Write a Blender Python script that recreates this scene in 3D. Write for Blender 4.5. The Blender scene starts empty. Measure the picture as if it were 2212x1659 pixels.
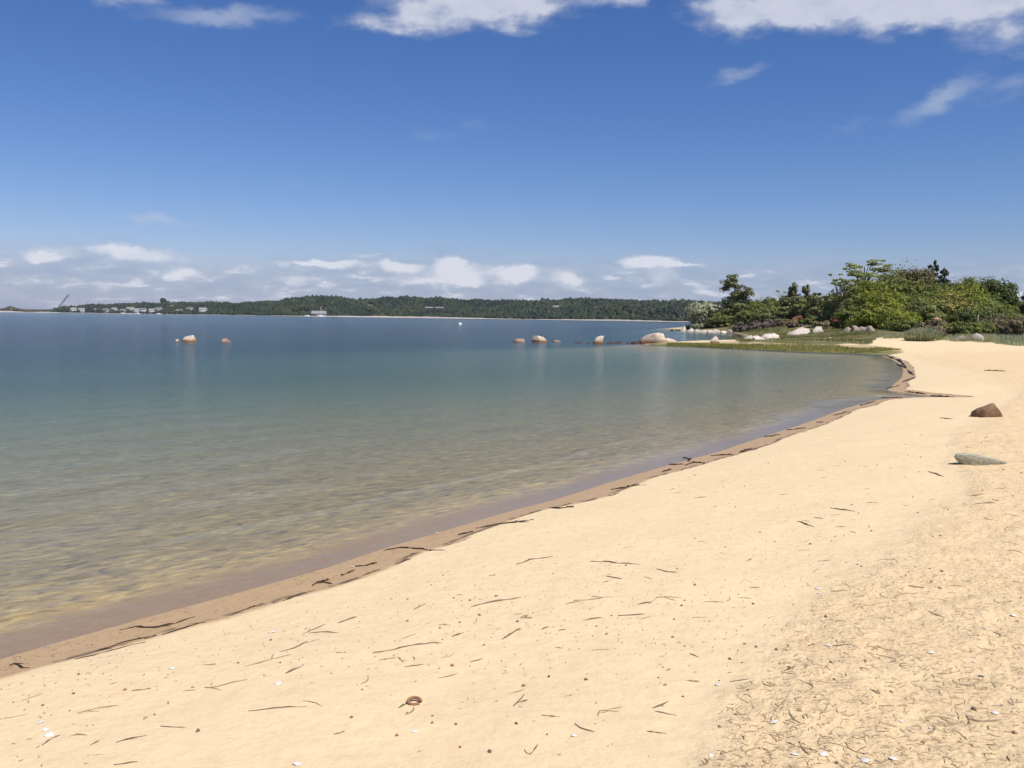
import bpy, math, random
import numpy as np
from mathutils import Vector, Matrix

R = math.radians
scene = bpy.context.scene
col = scene.collection

# ----------------------------------------------------------------------------------------------
# camera (pixel units used below: a 2212 x 1659 view of the photograph)
# ----------------------------------------------------------------------------------------------
PW, PH = 2212.0, 1659.0
FPX = PW / 2 / math.tan(R(30.0))
CX, CY = PW / 2, PH / 2
CAMZ = 2.0
PITCH, ROLL = math.atan((CY - 686.0) / FPX), R(0.75)
Fw = np.array([0, math.cos(PITCH), -math.sin(PITCH)])
U0 = np.array([0, math.sin(PITCH), math.cos(PITCH)])
R0 = np.array([1.0, 0, 0])
Rt = R0 * math.cos(ROLL) + U0 * math.sin(ROLL)
Up = U0 * math.cos(ROLL) - R0 * math.sin(ROLL)
cam_d = bpy.data.cameras.new('camera')
cam_d.sensor_width = 36.0
cam_d.angle = R(60.0)
cam_d.clip_start, cam_d.clip_end = 0.05, 20000.0
cam = bpy.data.objects.new('camera', cam_d)
M = Matrix(((Rt[0], Up[0], -Fw[0], 0), (Rt[1], Up[1], -Fw[1], 0), (Rt[2], Up[2], -Fw[2], CAMZ), (0, 0, 0, 1)))
cam.matrix_world = M
col.objects.link(cam)
scene.camera = cam

def ray(u, v):
    u = np.asarray(u, float); v = np.asarray(v, float)
    d = Fw + ((u - CX) / FPX)[..., None] * Rt - ((v - CY) / FPX)[..., None] * Up
    return d

def proj(x, y, z):
    p = np.stack([x, y, z - CAMZ], -1)
    f = p @ Fw
    f = np.where(np.abs(f) < 1e-3, 1e-3, f)
    return CX + FPX * (p @ Rt) / f, CY - FPX * (p @ Up) / f, f

def on_plane(u, v, z=0.0):
    d = ray(u, v)
    t = (z - CAMZ) / d[..., 2]
    return np.stack([d[..., 0] * t, d[..., 1] * t], -1)

def at_depth(u, v, D):
    d = ray(u, v)
    t = D / d[..., 1]
    return np.array([d[..., 0] * t, D, CAMZ + d[..., 2] * t])

# ----------------------------------------------------------------------------------------------
# node helper
# ----------------------------------------------------------------------------------------------
class NB:
    def __init__(s, tree):
        s.t = tree; s.t.nodes.clear()
    def n(s, kind, props=None, **ins):
        nd = s.t.nodes.new(kind)
        for k, v in (props or {}).items(): setattr(nd, k, v)
        for k, v in ins.items():
            key = int(k[1:]) if k[0] == 'i' and k[1:].isdigit() else k.replace('_', ' ')
            s.set(nd.inputs[key], v)
        return nd
    def set(s, sock, v):
        if isinstance(v, bpy.types.NodeSocket): s.t.links.new(v, sock)
        elif v is not None: sock.default_value = v
    def math(s, op, a, b=0.0, c=0.0, clamp=False):
        return s.n('ShaderNodeMath', {'operation': op, 'use_clamp': clamp}, i0=a, i1=b, i2=c).outputs[0]
    def noise(s, vec, scale, detail=4, rough=.55, out=0, dim='3D'):
        return s.n('ShaderNodeTexNoise', {'noise_dimensions': dim}, Vector=vec, Scale=scale, Detail=detail, Roughness=rough).outputs[out]
    def ramp(s, x, a, b, lo=0.0, hi=1.0, smooth=True):
        return s.n('ShaderNodeMapRange', {'interpolation_type': 'SMOOTHSTEP' if smooth else 'LINEAR'}, i0=x, i1=a, i2=b, i3=lo, i4=hi).outputs[0]
    def mix(s, f, a, b, blend='MIX'):
        nd = s.t.nodes.new('ShaderNodeMix'); nd.data_type = 'RGBA'; nd.blend_type = blend
        s.set(nd.inputs[0], f)
        for sk, v in ((nd.inputs[6], a), (nd.inputs[7], b)):
            s.set(sk, (*v, 1.0) if isinstance(v, tuple) and len(v) == 3 else v)
        return nd.outputs[2]
    def xyz(s, x, y, z):
        return s.n('ShaderNodeCombineXYZ', None, X=x, Y=y, Z=z).outputs[0]

def new_mat(name):
    m = bpy.data.materials.new(name); m.use_nodes = True
    return m, NB(m.node_tree)

# ----------------------------------------------------------------------------------------------
# world: blue sky with clouds, sun
# ----------------------------------------------------------------------------------------------
SUN_EL, SUN_AZ = R(57), R(138)
world = bpy.data.worlds.new('World'); scene.world = world; world.use_nodes = True
w = NB(world.node_tree)
tc = w.n('ShaderNodeTexCoord').outputs['Generated']
sp = w.n('ShaderNodeSeparateXYZ', None, Vector=tc)
AZ = w.math('DEGREES', w.math('ARCTAN2', sp.outputs[0], sp.outputs[1]))
EL = w.math('DEGREES', w.math('ARCSINE', sp.outputs[2]))
sky = w.n('ShaderNodeTexSky', {'sky_type': 'NISHITA', 'sun_disc': False, 'sun_elevation': SUN_EL, 'sun_rotation': SUN_AZ,
                               'altitude': 0.0, 'air_density': 1.0, 'dust_density': 0.35, 'ozone_density': 2.6}).outputs[0]
wv = w.xyz(w.math('MULTIPLY', AZ, .45), w.math('MULTIPLY', EL, .9), 3.7)
wn = w.n('ShaderNodeSeparateColor', None, Color=w.noise(wv, 1.0, 5, .62, out=1))
AW = w.math('ADD', AZ, w.math('MULTIPLY', w.math('SUBTRACT', wn.outputs[0], .5), 2.6))
EW = w.math('ADD', EL, w.math('MULTIPLY', w.math('SUBTRACT', wn.outputs[1], .5), 1.5))
def blob(u, v, ru, rv, amp=1.0, rot=0.0, aw=None, ew=None):
    d = ray(u, v); d = d / np.linalg.norm(d)
    a0 = math.degrees(math.atan2(d[0], d[1])); e0 = math.degrees(math.asin(d[2]))
    k = math.radians(1) * FPX
    da = w.math('SUBTRACT', aw or AW, a0); de = w.math('SUBTRACT', ew or EW, e0)
    c, s_ = math.cos(R(rot)), math.sin(R(rot))
    p = w.math('DIVIDE', w.math('ADD', w.math('MULTIPLY', da, c), w.math('MULTIPLY', de, s_)), ru / k)
    q = w.math('DIVIDE', w.math('SUBTRACT', w.math('MULTIPLY', de, c), w.math('MULTIPLY', da, s_)), rv / k)
    r2 = w.math('ADD', w.math('MULTIPLY', p, p), w.math('MULTIPLY', q, q))
    return w.math('MULTIPLY', w.math('EXPONENT', w.math('MULTIPLY', r2, -1.0)), amp)
def total(lst):
    s_ = lst[0]
    for b in lst[1:]: s_ = w.math('ADD', s_, b)
    return s_
fine = w.noise(w.xyz(w.math('MULTIPLY', AZ, .45), w.math('MULTIPLY', EL, .9), 0.0), 1.0, 6, .55)
finec = w.math('SUBTRACT', fine, .5)
# high fair-weather clouds; the field goes on above and around the view
top = total([blob(960, 8, 200, 44), blob(870, 55, 120, 20, .8), blob(1120, 5, 130, 42, .9), blob(1350, -8, 80, 22, .75),
             blob(1560, 20, 75, 48), blob(1700, 25, 110, 32, .8), blob(1900, 5, 190, 50), blob(2110, 10, 170, 42), blob(2190, 85, 70, 32, .75),
             blob(210, -20, 150, 26, .75), blob(1150, -90, 260, 50, .8), blob(2000, -90, 300, 60, .9)])
pl = w.math('ADD', w.math('MAXIMUM', sp.outputs[2], 0.0), .12)
pv = w.xyz(w.math('DIVIDE', sp.outputs[0], pl), w.math('DIVIDE', sp.outputs[1], pl), 5.0)
over = w.math('MULTIPLY', w.ramp(EL, 21, 27), w.ramp(w.noise(pv, 1.1, 5, .55), .48, .72))
topd = w.ramp(w.math('ADD', w.math('MAXIMUM', top, over), w.math('MULTIPLY', finec, 1.3)), .25, 1.25)
topd = w.math('MULTIPLY', topd, w.math('MINIMUM', w.math('MULTIPLY', w.math('MAXIMUM', top, over), 3.0), 1.0))
wisp = total([blob(480, 36, 150, 20, .8, 6), blob(2030, 212, 85, 24, .75, 32), blob(1600, 160, 62, 16, .6, 12), blob(2185, 185, 60, 24, .5, 15),
              blob(1830, 275, 62, 17, .35, 10), blob(1040, 272, 80, 16, .3), blob(930, 295, 70, 14, .32), blob(660, 398, 70, 14, .25),
              blob(340, 474, 80, 12, .7, -4), blob(880, 195, 40, 14, .2)])
wispd = w.math('MULTIPLY', w.ramp(w.math('ADD', wisp, w.math('MULTIPLY', finec, .55)), .12, .95), w.ramp(wisp, .02, .25))
# low bank of cumulus on the horizon, all the way round
edge = w.math('ADD', EW, w.math('MULTIPLY', w.noise(w.xyz(w.math('MULTIPLY', AZ, .09), 1.0, 2.0), 1.0, 2), -3.6))
veil = w.ramp(edge, .3, 2.9, 1.0, 0.0)
puffs = total([blob(980, 578, 46, 26), blob(865, 577, 42, 13, .9), blob(700, 571, 92, 8, 1.0), blob(1112, 588, 52, 20), blob(1400, 566, 62, 15, 1.25),
               blob(1480, 572, 60, 5, .8), blob(1240, 602, 40, 18, .7), blob(1000, 612, 40, 12, .7), blob(1420, 600, 50, 16, .6),
               blob(270, 543, 140, 18, .8, -3), blob(95, 551, 42, 10, .9), blob(385, 596, 36, 14, .85), blob(640, 606, 60, 10, .5),
               blob(1050, 598, 420, 34, .42), blob(250, 590, 420, 40, .3), blob(800, 552, 90, 9, .45), blob(900, 608, 60, 10, .5), blob(1620, 585, 90, 8, .4), blob(1560, 612, 60, 12, .4)])
pn = w.noise(w.xyz(w.math('MULTIPLY', AZ, .38), w.math('MULTIPLY', EL, 1.5), 8.0), 1.0, 6, .6)
extra = w.math('MULTIPLY', w.ramp(pn, .42, .66), w.math('MULTIPLY', w.ramp(EL, 4.0, 2.6), .8))
puffd = w.ramp(w.math('ADD', w.math('MAXIMUM', puffs, extra), w.math('MULTIPLY', finec, .9)), .30, 1.0)
puffd = w.math('MULTIPLY', puffd, w.ramp(w.math('MAXIMUM', puffs, extra), .05, .3))
SKYK = 0.090
s0 = w.n('ShaderNodeSeparateColor', None, Color=w.mix(1.0, sky, (SKYK, SKYK, SKYK), 'MULTIPLY'))
skc = w.n('ShaderNodeCombineColor', None,           # the camera's deeper blue
          Red=w.math('MULTIPLY', w.math('POWER', s0.outputs[0], 1.48), 1.05),
          Green=w.math('MULTIPLY', w.math('POWER', s0.outputs[1], 1.24), .86),
          Blue=w.math('MULTIPLY', w.math('POWER', s0.outputs[2], 1.1), 1.06)).outputs[0]
c1 = w.mix(w.math('MULTIPLY', veil, .72), skc, w.mix(w.ramp(pn, .35, .65), (.27, .345, .50), (.36, .42, .55)))
c2 = w.mix(w.math('MULTIPLY', puffd, .74), c1, w.mix(puffd, (.44, .48, .59), (.70, .71, .77)))
c3 = w.mix(w.math('MULTIPLY', wispd, .55), c2, (.45, .50, .61))
c4 = w.mix(w.math('MULTIPLY', topd, .92), c3, w.mix(w.ramp(w.math('ADD', topd, w.math('MULTIPLY', finec, 1.2)), .3, 1.2), (.39, .43, .56), (.55, .58, .67)))
world.cycles.sampling_method = 'NONE'
bg = w.n('ShaderNodeBackground', None, Color=c4, Strength=1.0)
w.n('ShaderNodeOutputWorld', None, Surface=bg.outputs[0])

sd_ = bpy.data.lights.new('sun', 'SUN'); sd_.energy = 5.0; sd_.angle = R(0.53); sd_.color = (1.0, .95, .87)
sun = bpy.data.objects.new('sun', sd_)
sv = Vector((math.cos(SUN_EL) * math.sin(SUN_AZ), math.cos(SUN_EL) * math.cos(SUN_AZ), math.sin(SUN_EL)))
sun.rotation_euler = sv.to_track_quat('Z', 'Y').to_euler(); sun.location = (30, -10, 60)
col.objects.link(sun)
vs = scene.view_settings
vs.view_transform = 'Standard'; vs.look = 'None'; vs.exposure = 0.2; vs.gamma = 1.0; vs.use_curve_mapping = False
scene.render.engine = 'CYCLES'
scene.cycles.max_bounces = 8; scene.cycles.transparent_max_bounces = 16
scene.cycles.diffuse_bounces = 3; scene.cycles.volume_bounces = 0
scene.cycles.use_denoising = True
scene.cycles.sample_clamp_indirect = 4.0
scene.cycles.volume_max_steps = 64

# ----------------------------------------------------------------------------------------------
# numeric helpers
# ----------------------------------------------------------------------------------------------
def _h(ix, iy, seed):
    n = (ix * 374761393 + iy * 668265263 + seed * 1442695041) & 0x7fffffff
    n = ((n ^ (n >> 13)) * 1274126177) & 0x7fffffff
    return ((n ^ (n >> 16)) & 0xffff) / 65535.0
def vnoise(x, y, seed=0):
    x = np.asarray(x, float); y = np.asarray(y, float)
    ix = np.floor(x).astype(np.int64); iy = np.floor(y).astype(np.int64)
    fx = x - ix; fy = y - iy
    fx = fx * fx * (3 - 2 * fx); fy = fy * fy * (3 - 2 * fy)
    a = _h(ix, iy, seed); b = _h(ix + 1, iy, seed); c = _h(ix, iy + 1, seed); d = _h(ix + 1, iy + 1, seed)
    return (a * (1 - fx) + b * fx) * (1 - fy) + (c * (1 - fx) + d * fx) * fy - .5
def fbm(x, y, seed=0, octs=4, g=.5):
    s_ = 0; a = 1.0
    for k in range(octs):
        s_ = s_ + a * vnoise(x * 2 ** k + 17.3 * k, y * 2 ** k - 9.1 * k, seed + k); a *= g
    return s_
def ss(a, b, x):
    t = np.clip((np.asarray(x, float) - a) / (b - a), 0, 1)
    return t * t * (3 - 2 * t)
def sdist(px, py, poly):
    d2 = np.full(px.shape, 1e18); inside = np.zeros(px.shape, bool)
    n = len(poly)
    for i in range(n):
        x1, y1 = poly[i]; x2, y2 = poly[(i + 1) % n]
        ex, ey = x2 - x1, y2 - y1
        t = np.clip(((px - x1) * ex + (py - y1) * ey) / (ex * ex + ey * ey + 1e-12), 0, 1)
        d2 = np.minimum(d2, (px - x1 - t * ex) ** 2 + (py - y1 - t * ey) ** 2)
        if y1 != y2:
            c = ((y1 > py) != (y2 > py)) & (px < ex * (py - y1) / ey + x1)
            inside ^= c
    return np.where(inside, 1, -1) * np.sqrt(d2)

def mesh_np(name, verts, faces, mat=None, smooth=False, parent=None, loc=None, attrs=None):
    me = bpy.data.meshes.new(name)
    verts = np.ascontiguousarray(verts, np.float32); faces = np.ascontiguousarray(faces, np.int32)
    nf, k = faces.shape
    me.vertices.add(len(verts)); me.vertices.foreach_set('co', verts.ravel())
    me.loops.add(nf * k); me.loops.foreach_set('vertex_index', faces.ravel())
    me.polygons.add(nf); me.polygons.foreach_set('loop_start', np.arange(0, nf * k, k, dtype=np.int32))
    me.polygons.foreach_set('loop_total', np.full(nf, k, np.int32))
    if smooth: me.polygons.foreach_set('use_smooth', np.ones(nf, bool))
    for an, arr in (attrs or {}).items():
        at = me.attributes.new(an, 'FLOAT_COLOR', 'POINT')
        a4 = np.ones((len(verts), 4), np.float32); a4[:, :arr.shape[1]] = arr
        at.data.foreach_set('color', a4.ravel())
    me.update(calc_edges=True)
    if mat: me.materials.append(mat)
    o = bpy.data.objects.new(name, me); col.objects.link(o)
    if loc is not None: o.location = [float(c) for c in loc]
    if parent: o.parent = parent
    return o
def tag(o, label=None, cat=None, group=None, kind=None):
    if label: o['label'] = label
    if cat: o['category'] = cat
    if group: o['group'] = group
    if kind: o['kind'] = kind
    return o
def empty(name, loc, rz=0.0):
    o = bpy.data.objects.new(name, None); o.location = [float(c) for c in loc]; o.rotation_euler = (0, 0, rz)
    o.empty_display_size = .2; col.objects.link(o); return o

# ----------------------------------------------------------------------------------------------
# materials
# ----------------------------------------------------------------------------------------------
def ground_material():
    m, b = new_mat('beach_ground')
    pos = b.n('ShaderNodeNewGeometry').outputs['Position']
    s_ = b.n('ShaderNodeSeparateXYZ', None, Vector=pos)
    att = b.n('ShaderNodeSeparateColor', None, Color=b.n('ShaderNodeAttribute', {'attribute_name': 'mask'}).outputs['Color'])
    veg, litter, algae = att.outputs[0], att.outputs[1], att.outputs[2]
    big = b.noise(pos, .35, 4, .6); mid = b.noise(pos, 3.0, 4, .6); fin = b.noise(pos, 60.0, 4, .7)
    grain = b.noise(pos, 420.0, 2, .8)
    dry = b.mix(big, (.70, .555, .335), (.65, .51, .315))
    dry = b.mix(b.math('MULTIPLY', b.ramp(mid, .45, .75), .35), dry, (.62, .46, .275))
    dry = b.mix(b.ramp(b.noise(pos, 11.0, 5, .68), .42, .68, 0, .55), dry, (.60, .445, .27))
    dry = b.mix(b.ramp(grain, .52, .8), dry, (.42, .30, .19))
    dry = b.mix(b.ramp(fin, .62, .75, 0, .5), dry, (.40, .29, .185))
    lit = b.mix(b.ramp(fin, .50, .70), (.66, .495, .29), (.52, .385, .225))
    lit = b.mix(b.ramp(mid, .4, .7, 0, .5), lit, (.62, .44, .24))
    dry = b.mix(b.math('MULTIPLY', litter, .75), dry, lit)
    # wet sand close above the water, stained brown
    zz = b.math('ADD', s_.outputs[2], b.math('MULTIPLY', b.math('SUBTRACT', b.noise(pos, 1.6, 5, .6), .5), .014))
    wet = b.ramp(zz, .046, .056, 1.0, 0.0)
    wets = b.mix(b.noise(pos, 7.0, 5, .65), (.50, .335, .17), (.38, .25, .13))
    wets = b.mix(b.ramp(b.noise(pos, 95.0, 3, .7), .57, .68, 0, .75), wets, (.075, .045, .025))
    wets = b.mix(b.ramp(b.noise(pos, 70.0, 2, .7), .66, .75, 0, .6), wets, (.48, .38, .26))
    # sea bed: sand with weed and shell patches
    bed = b.mix(b.noise(pos, 1.1, 4, .6), (.60, .44, .21), (.50, .36, .17))
    bed = b.mix(b.ramp(b.noise(pos, 5.0, 5, .7), .52, .74, 0, .6), bed, (.25, .18, .09))
    bed = b.mix(b.ramp(b.noise(pos, 24.0, 3, .7), .66, .76, 0, .8), bed, (.62, .5, .33))
    # caustic light on the bed, painted as pale and dark sand-ripple streaks
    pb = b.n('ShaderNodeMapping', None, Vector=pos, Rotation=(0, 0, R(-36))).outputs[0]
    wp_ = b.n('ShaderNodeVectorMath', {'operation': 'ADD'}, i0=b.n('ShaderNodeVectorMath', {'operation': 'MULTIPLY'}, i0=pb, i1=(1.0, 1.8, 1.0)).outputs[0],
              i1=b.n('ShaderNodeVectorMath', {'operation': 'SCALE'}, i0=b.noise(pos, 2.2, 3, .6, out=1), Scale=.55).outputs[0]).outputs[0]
    caustic = b.noise(wp_, 4.6, 5, .62)
    bed = b.mix(b.ramp(caustic, .50, .66), bed, (.80, .60, .27))
    bed = b.mix(b.ramp(caustic, .46, .33, 0, .8), bed, (.20, .155, .10))
    under = b.ramp(s_.outputs[2], -.03, -.09)
    rim = b.math('MULTIPLY', b.math('MULTIPLY', b.ramp(zz, .041, .047), b.ramp(zz, .054, .049)), b.ramp(b.noise(pos, 3.5, 4, .7), .44, .58))
    wets = b.mix(b.math('MULTIPLY', rim, .85), wets, (.09, .055, .03))
    c = b.mix(wet, dry, wets)
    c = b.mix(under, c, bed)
    # green algae along the spit, grass and peat on the banks
    alg = b.mix(b.ramp(b.noise(b.n('ShaderNodeMapping', None, Vector=pos, Scale=(.35, 1.6, 1)).outputs[0], 1.4, 6, .7), .35, .65), (.25, .215, .085), (.085, .095, .026))
    alg = b.mix(b.ramp(s_.outputs[2], .05, .01, 0, .75), alg, (.045, .05, .02))
    c = b.mix(b.math('MULTIPLY', algae, b.ramp(s_.outputs[2], -.06, -.02)), c, alg)
    vg = b.mix(b.noise(pos, .9, 5, .65), (.15, .135, .055), (.075, .085, .03))
    vg = b.mix(b.ramp(b.noise(pos, .3, 4, .6), .5, .68), vg, (.27, .19, .075))
    c = b.mix(veg, c, vg)
    bump = b.math('ADD', b.math('MULTIPLY', b.noise(pos, 26.0, 4, .65), b.math('ADD', b.math('MULTIPLY', litter, .014), .004)),
                  b.math('MULTIPLY', b.noise(pos, 170.0, 3, .7), b.math('ADD', b.math('MULTIPLY', litter, .0025), .0012)))
    bn = b.n('ShaderNodeBump', None, Strength=.9, Distance=1.0, Height=b.math('ADD', bump, b.math('MULTIPLY', b.noise(pos, 7.0, 3, .6), b.math('ADD', b.math('MULTIPLY', litter, .03), .012)))).outputs[0]
    rough = b.math('SUBTRACT', .95, b.math('MULTIPLY', wet, .50))
    p = b.n('ShaderNodeBsdfPrincipled', None, Base_Color=c, Roughness=rough, Normal=bn)
    p.inputs['Specular IOR Level'].default_value = .25
    b.n('ShaderNodeOutputMaterial', None, Surface=p.outputs[0])
    return m

def water_material():
    m, b = new_mat('sea_water')
    pos = b.n('ShaderNodeNewGeometry').outputs['Position']
    s_ = b.n('ShaderNodeSeparateXYZ', None, Vector=pos)
    # ripples: crests run with the shore
    ca, sa = math.cos(R(-38)), math.sin(R(-38))
    al = b.math('ADD', b.math('MULTIPLY', s_.outputs[0], ca), b.math('MULTIPLY', s_.outputs[1], -sa))
    ac = b.math('ADD', b.math('MULTIPLY', s_.outputs[0], sa), b.math('MULTIPLY', s_.outputs[1], ca))
    v1 = b.xyz(b.math('MULTIPLY', al, 1.15), b.math('MULTIPLY', ac, 1.9), 0.0)
    n1 = b.noise(v1, 3.0, 6, .66)
    n2 = b.noise(v1, .35, 4, .6)
    n3 = b.noise(b.xyz(b.math('MULTIPLY', s_.outputs[0], .5), s_.outputs[1], 4.0), 9.0, 4, .6)
    calm = b.n('ShaderNodeSeparateColor', None, Color=b.n('ShaderNodeAttribute', {'attribute_name': 'calm'}).outputs['Color']).outputs[0]
    hgt = b.math('ADD', b.math('MULTIPLY', n1, .058), b.math('ADD', b.math('MULTIPLY', n2, .13), b.math('MULTIPLY', n3, .016)))
    hgt = b.math('MULTIPLY', hgt, b.math('SUBTRACT', 1.0, b.math('MULTIPLY', calm, .84)))
    bn = b.n('ShaderNodeBump', None, Strength=1.0, Distance=1.0, Height=hgt).outputs[0]
    fr = b.n('ShaderNodeFresnel', None, IOR=1.33, Normal=bn).outputs[0]
    gl = b.n('ShaderNodeBsdfGlossy', None, Color=(.84, .89, .89, 1), Roughness=.09, Normal=bn)
    tr = b.n('ShaderNodeBsdfTransparent', None, Color=(1, 1, 1, 1))
    body = b.n('ShaderNodeBsdfDiffuse', None, Color=(.035, .105, .135, 1))
    inn = b.n('ShaderNodeMixShader', None, Fac=.20)
    b.t.links.new(tr.outputs[0], inn.inputs[1]); b.t.links.new(body.outputs[0], inn.inputs[2])
    mx = b.n('ShaderNodeMixShader', None, Fac=fr)
    b.t.links.new(inn.outputs[0], mx.inputs[1]); b.t.links.new(gl.outputs[0], mx.inputs[2])
    ab = b.n('ShaderNodeVolumeAbsorption', None, Color=(.36, .62, .67, 1), Density=.125)
    b.n('ShaderNodeOutputMaterial', None, Surface=mx.outputs[0], Volume=ab.outputs[0])
    return m

def simple_mat(name, c1, c2, scale=4.0, rough=.8, bump=0.0, detail=5, coord='Object', spec=.3, lo=.35, hi=.65):
    m, b = new_mat(name)
    tcn = b.n('ShaderNodeTexCoord').outputs[coord]
    nz = b.noise(tcn, scale, detail, .62)
    c = b.mix(b.ramp(nz, lo, hi), c1, c2)
    p = b.n('ShaderNodeBsdfPrincipled', None, Base_Color=c, Roughness=rough)
    p.inputs['Specular IOR Level'].default_value = spec
    if bump:
        p_b = b.n('ShaderNodeBump', None, Strength=.7, Distance=bump, Height=b.noise(tcn, scale * 2.5, 5, .65))
        b.t.links.new(p_b.outputs[0], p.inputs['Normal'])
    b.n('ShaderNodeOutputMaterial', None, Surface=p.outputs[0])
    return m

def leaf_mat(name, c1, c2, trans=.25):
    m, b = new_mat(name)
    tn = b.n('ShaderNodeSeparateColor', None, Color=b.n('ShaderNodeAttribute', {'attribute_name': 'tint'}).outputs['Color'])
    c = b.mix(tn.outputs[0], c1, c2)
    p = b.n('ShaderNodeBsdfPrincipled', None, Base_Color=c, Roughness=.62)
    p.inputs['Specular IOR Level'].default_value = .25
    t = b.n('ShaderNodeBsdfTranslucent', None, Color=c)
    mx = b.n('ShaderNodeMixShader', None, Fac=trans)
    b.t.links.new(p.outputs[0], mx.inputs[1]); b.t.links.new(t.outputs[0], mx.inputs[2])
    b.n('ShaderNodeOutputMaterial', None, Surface=mx.outputs[0])
    return m

# ----------------------------------------------------------------------------------------------
# the ground: beach, spit, banks and sea bed in one sheet
# ----------------------------------------------------------------------------------------------
shore_px = [(0, 1425), (130, 1386), (300, 1338), (450, 1297), (600, 1256), (720, 1222), (840, 1182), (960, 1147), (1090, 1109), (1200, 1080),
            (1320, 1041), (1450, 1003), (1560, 973), (1650, 943), (1740, 914), (1830, 881), (1890, 864), (1940, 859), (2010, 859.5), (2066, 859),
            (2040, 857), (1990, 853), (1945, 847.5), (1915, 843), (1930, 832), (1948, 815), (1952, 800), (1943, 786), (1926, 776), (1902, 768),
            (1850, 765), (1750, 762), (1650, 757), (1560, 752), (1490, 748.5), (1440, 747), (1400, 745.5),
            (1392, 743), (1440, 740.5), (1490, 740.2), (1540, 740.0), (1590, 738.5), (1602, 734), (1606, 728), (1598, 722.5), (1570, 718.8), (1520, 717.6), (1490, 716.5), (1474, 714)]
shore = [tuple(p) for p in on_plane(np.array([a for a, _ in shore_px]), np.array([c for _, c in shore_px]))]
shore += [(31, 190), (52, 225), (110, 262), (260, 300), (700, 330), (700, -400), (-260, -330), (-70, -88), (-32, -32), (-12.5, -8.2), (-6.0, .6)]

tf = np.radians(np.concatenate([np.arange(-180, -46, 4.0), np.arange(-46, -34, .7), np.linspace(-34, 34, 420), np.arange(34.7, 46, .7), np.arange(46, 180.1, 4.0)]))
tf[-1] = math.pi; tf = np.unique(np.round(tf, 9))
rg = np.concatenate([np.linspace(.02, 1.6, 14)[:-1], 1.6 * np.exp(np.arange(0, 5.76, .0098))])
def shape_height(x, y):
    sd = sdist(x, y, shore)
    sd = sd + .16 * fbm(x * .55, y * .55, 3, 3) * np.clip(np.abs(sd) * 4, .2, 1)
    land = .57 * (1 - np.exp(-np.maximum(sd, 0) / 4.8)) + .0025 * np.minimum(np.maximum(sd - 6, 0), 60)
    r = np.hypot(x, y)
    bank = ss(2.5, 12, sd)
    knoll = (1.7 + 2.2 * ss(60, 74, x)) * ss(98, 128, y) * (1 - .8 * ss(136, 152, y) * (1 - ss(66, 84, x))) * ss(42, 54, x)
    dune = .55 * ss(52, 85, y - .15 * (x - 40)) * ss(29, 38, x)
    land = land + bank * (knoll + dune) + bank * .25 * fbm(x * .12, y * .12, 9, 3)
    u, v, f = proj(x, y, land)
    lit = litter_mask(u, v) * (f > 0)
    land = land + lit * (.024 * fbm(x * 3.2, y * 3.2, 21, 3) + .012 * fbm(x * 9, y * 9, 31, 2)) + .010 * ss(.5, 2, sd) * fbm(x * 2.3, y * 2.3, 25, 3) + np.clip(sd, 0, 1) * .030 * fbm(x * .7, y * .7, 5, 3)
    s = np.maximum(-sd, 0)
    line = y - (63 + .2 * np.maximum(x, -200)) - 2.0 * fbm(x * .08, y * .08, 41, 2)
    deep = ss(90, 420, line) * (1 - ss(9, 14, x - .1 * (y - 70)) * (1 - ss(120, 200, y))) 
    sea = -(.62 * (1 - np.exp(-s / 9)) + .032 * np.minimum(s, 60) + 4 * deep + .01 * np.maximum(s - 100, 0).clip(0, 300))
    sea = sea + np.clip(s * .5, 0, 1) * .05 * fbm(x * .9, y * .9, 51, 3)
    return np.where(sd > 0, land, sea), sd, lit

def poly_soft(u, v, poly, soft):
    return ss(-soft, soft, sdist(np.asarray(u, float), np.asarray(v, float), poly))
LIT_POLY = [(1480, 1720), (1590, 1500), (1690, 1380), (1800, 1270), (1960, 1180), (2060, 1080), (2085, 980), (2110, 910), (2160, 880), (2190, 845), (2110, 815),
            (2040, 790), (2000, 765), (2100, 752), (2500, 770), (3200, 1100), (3200, 2600), (1300, 2600)]
def litter_mask(u, v):
    return poly_soft(u + 60 * fbm(u * .012, v * .02, 61, 3), v + 22 * fbm(u * .012, v * .03, 71, 3), LIT_POLY, np.clip((v - 700) * .12, 5, 75))
VEG_U = np.array([1400, 1470, 1480, 1560, 1600, 1700, 1800, 1880, 1892, 1962, 1972, 2060, 2140, 2212, 2500, 3200])
VEG_V = np.array([690, 702, 713, 715, 739, 743, 745, 743, 729, 724, 735, 737, 741, 747, 770, 830])
def veg_mask(u, v, f, sd):
    vb = np.interp(u, VEG_U, VEG_V) + 4 * fbm(u * .03, u * 0, 81, 3)
    return ss(1.5, -1.5, v - vb) * (f > 30) * ss(.4, 1.6, sd)
ALG_POLY = [(1400, 740), (1480, 740), (1560, 743), (1700, 744.5), (1800, 747), (1880, 751), (1955, 760), (1900, 770), (1800, 770), (1400, 760)]

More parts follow.
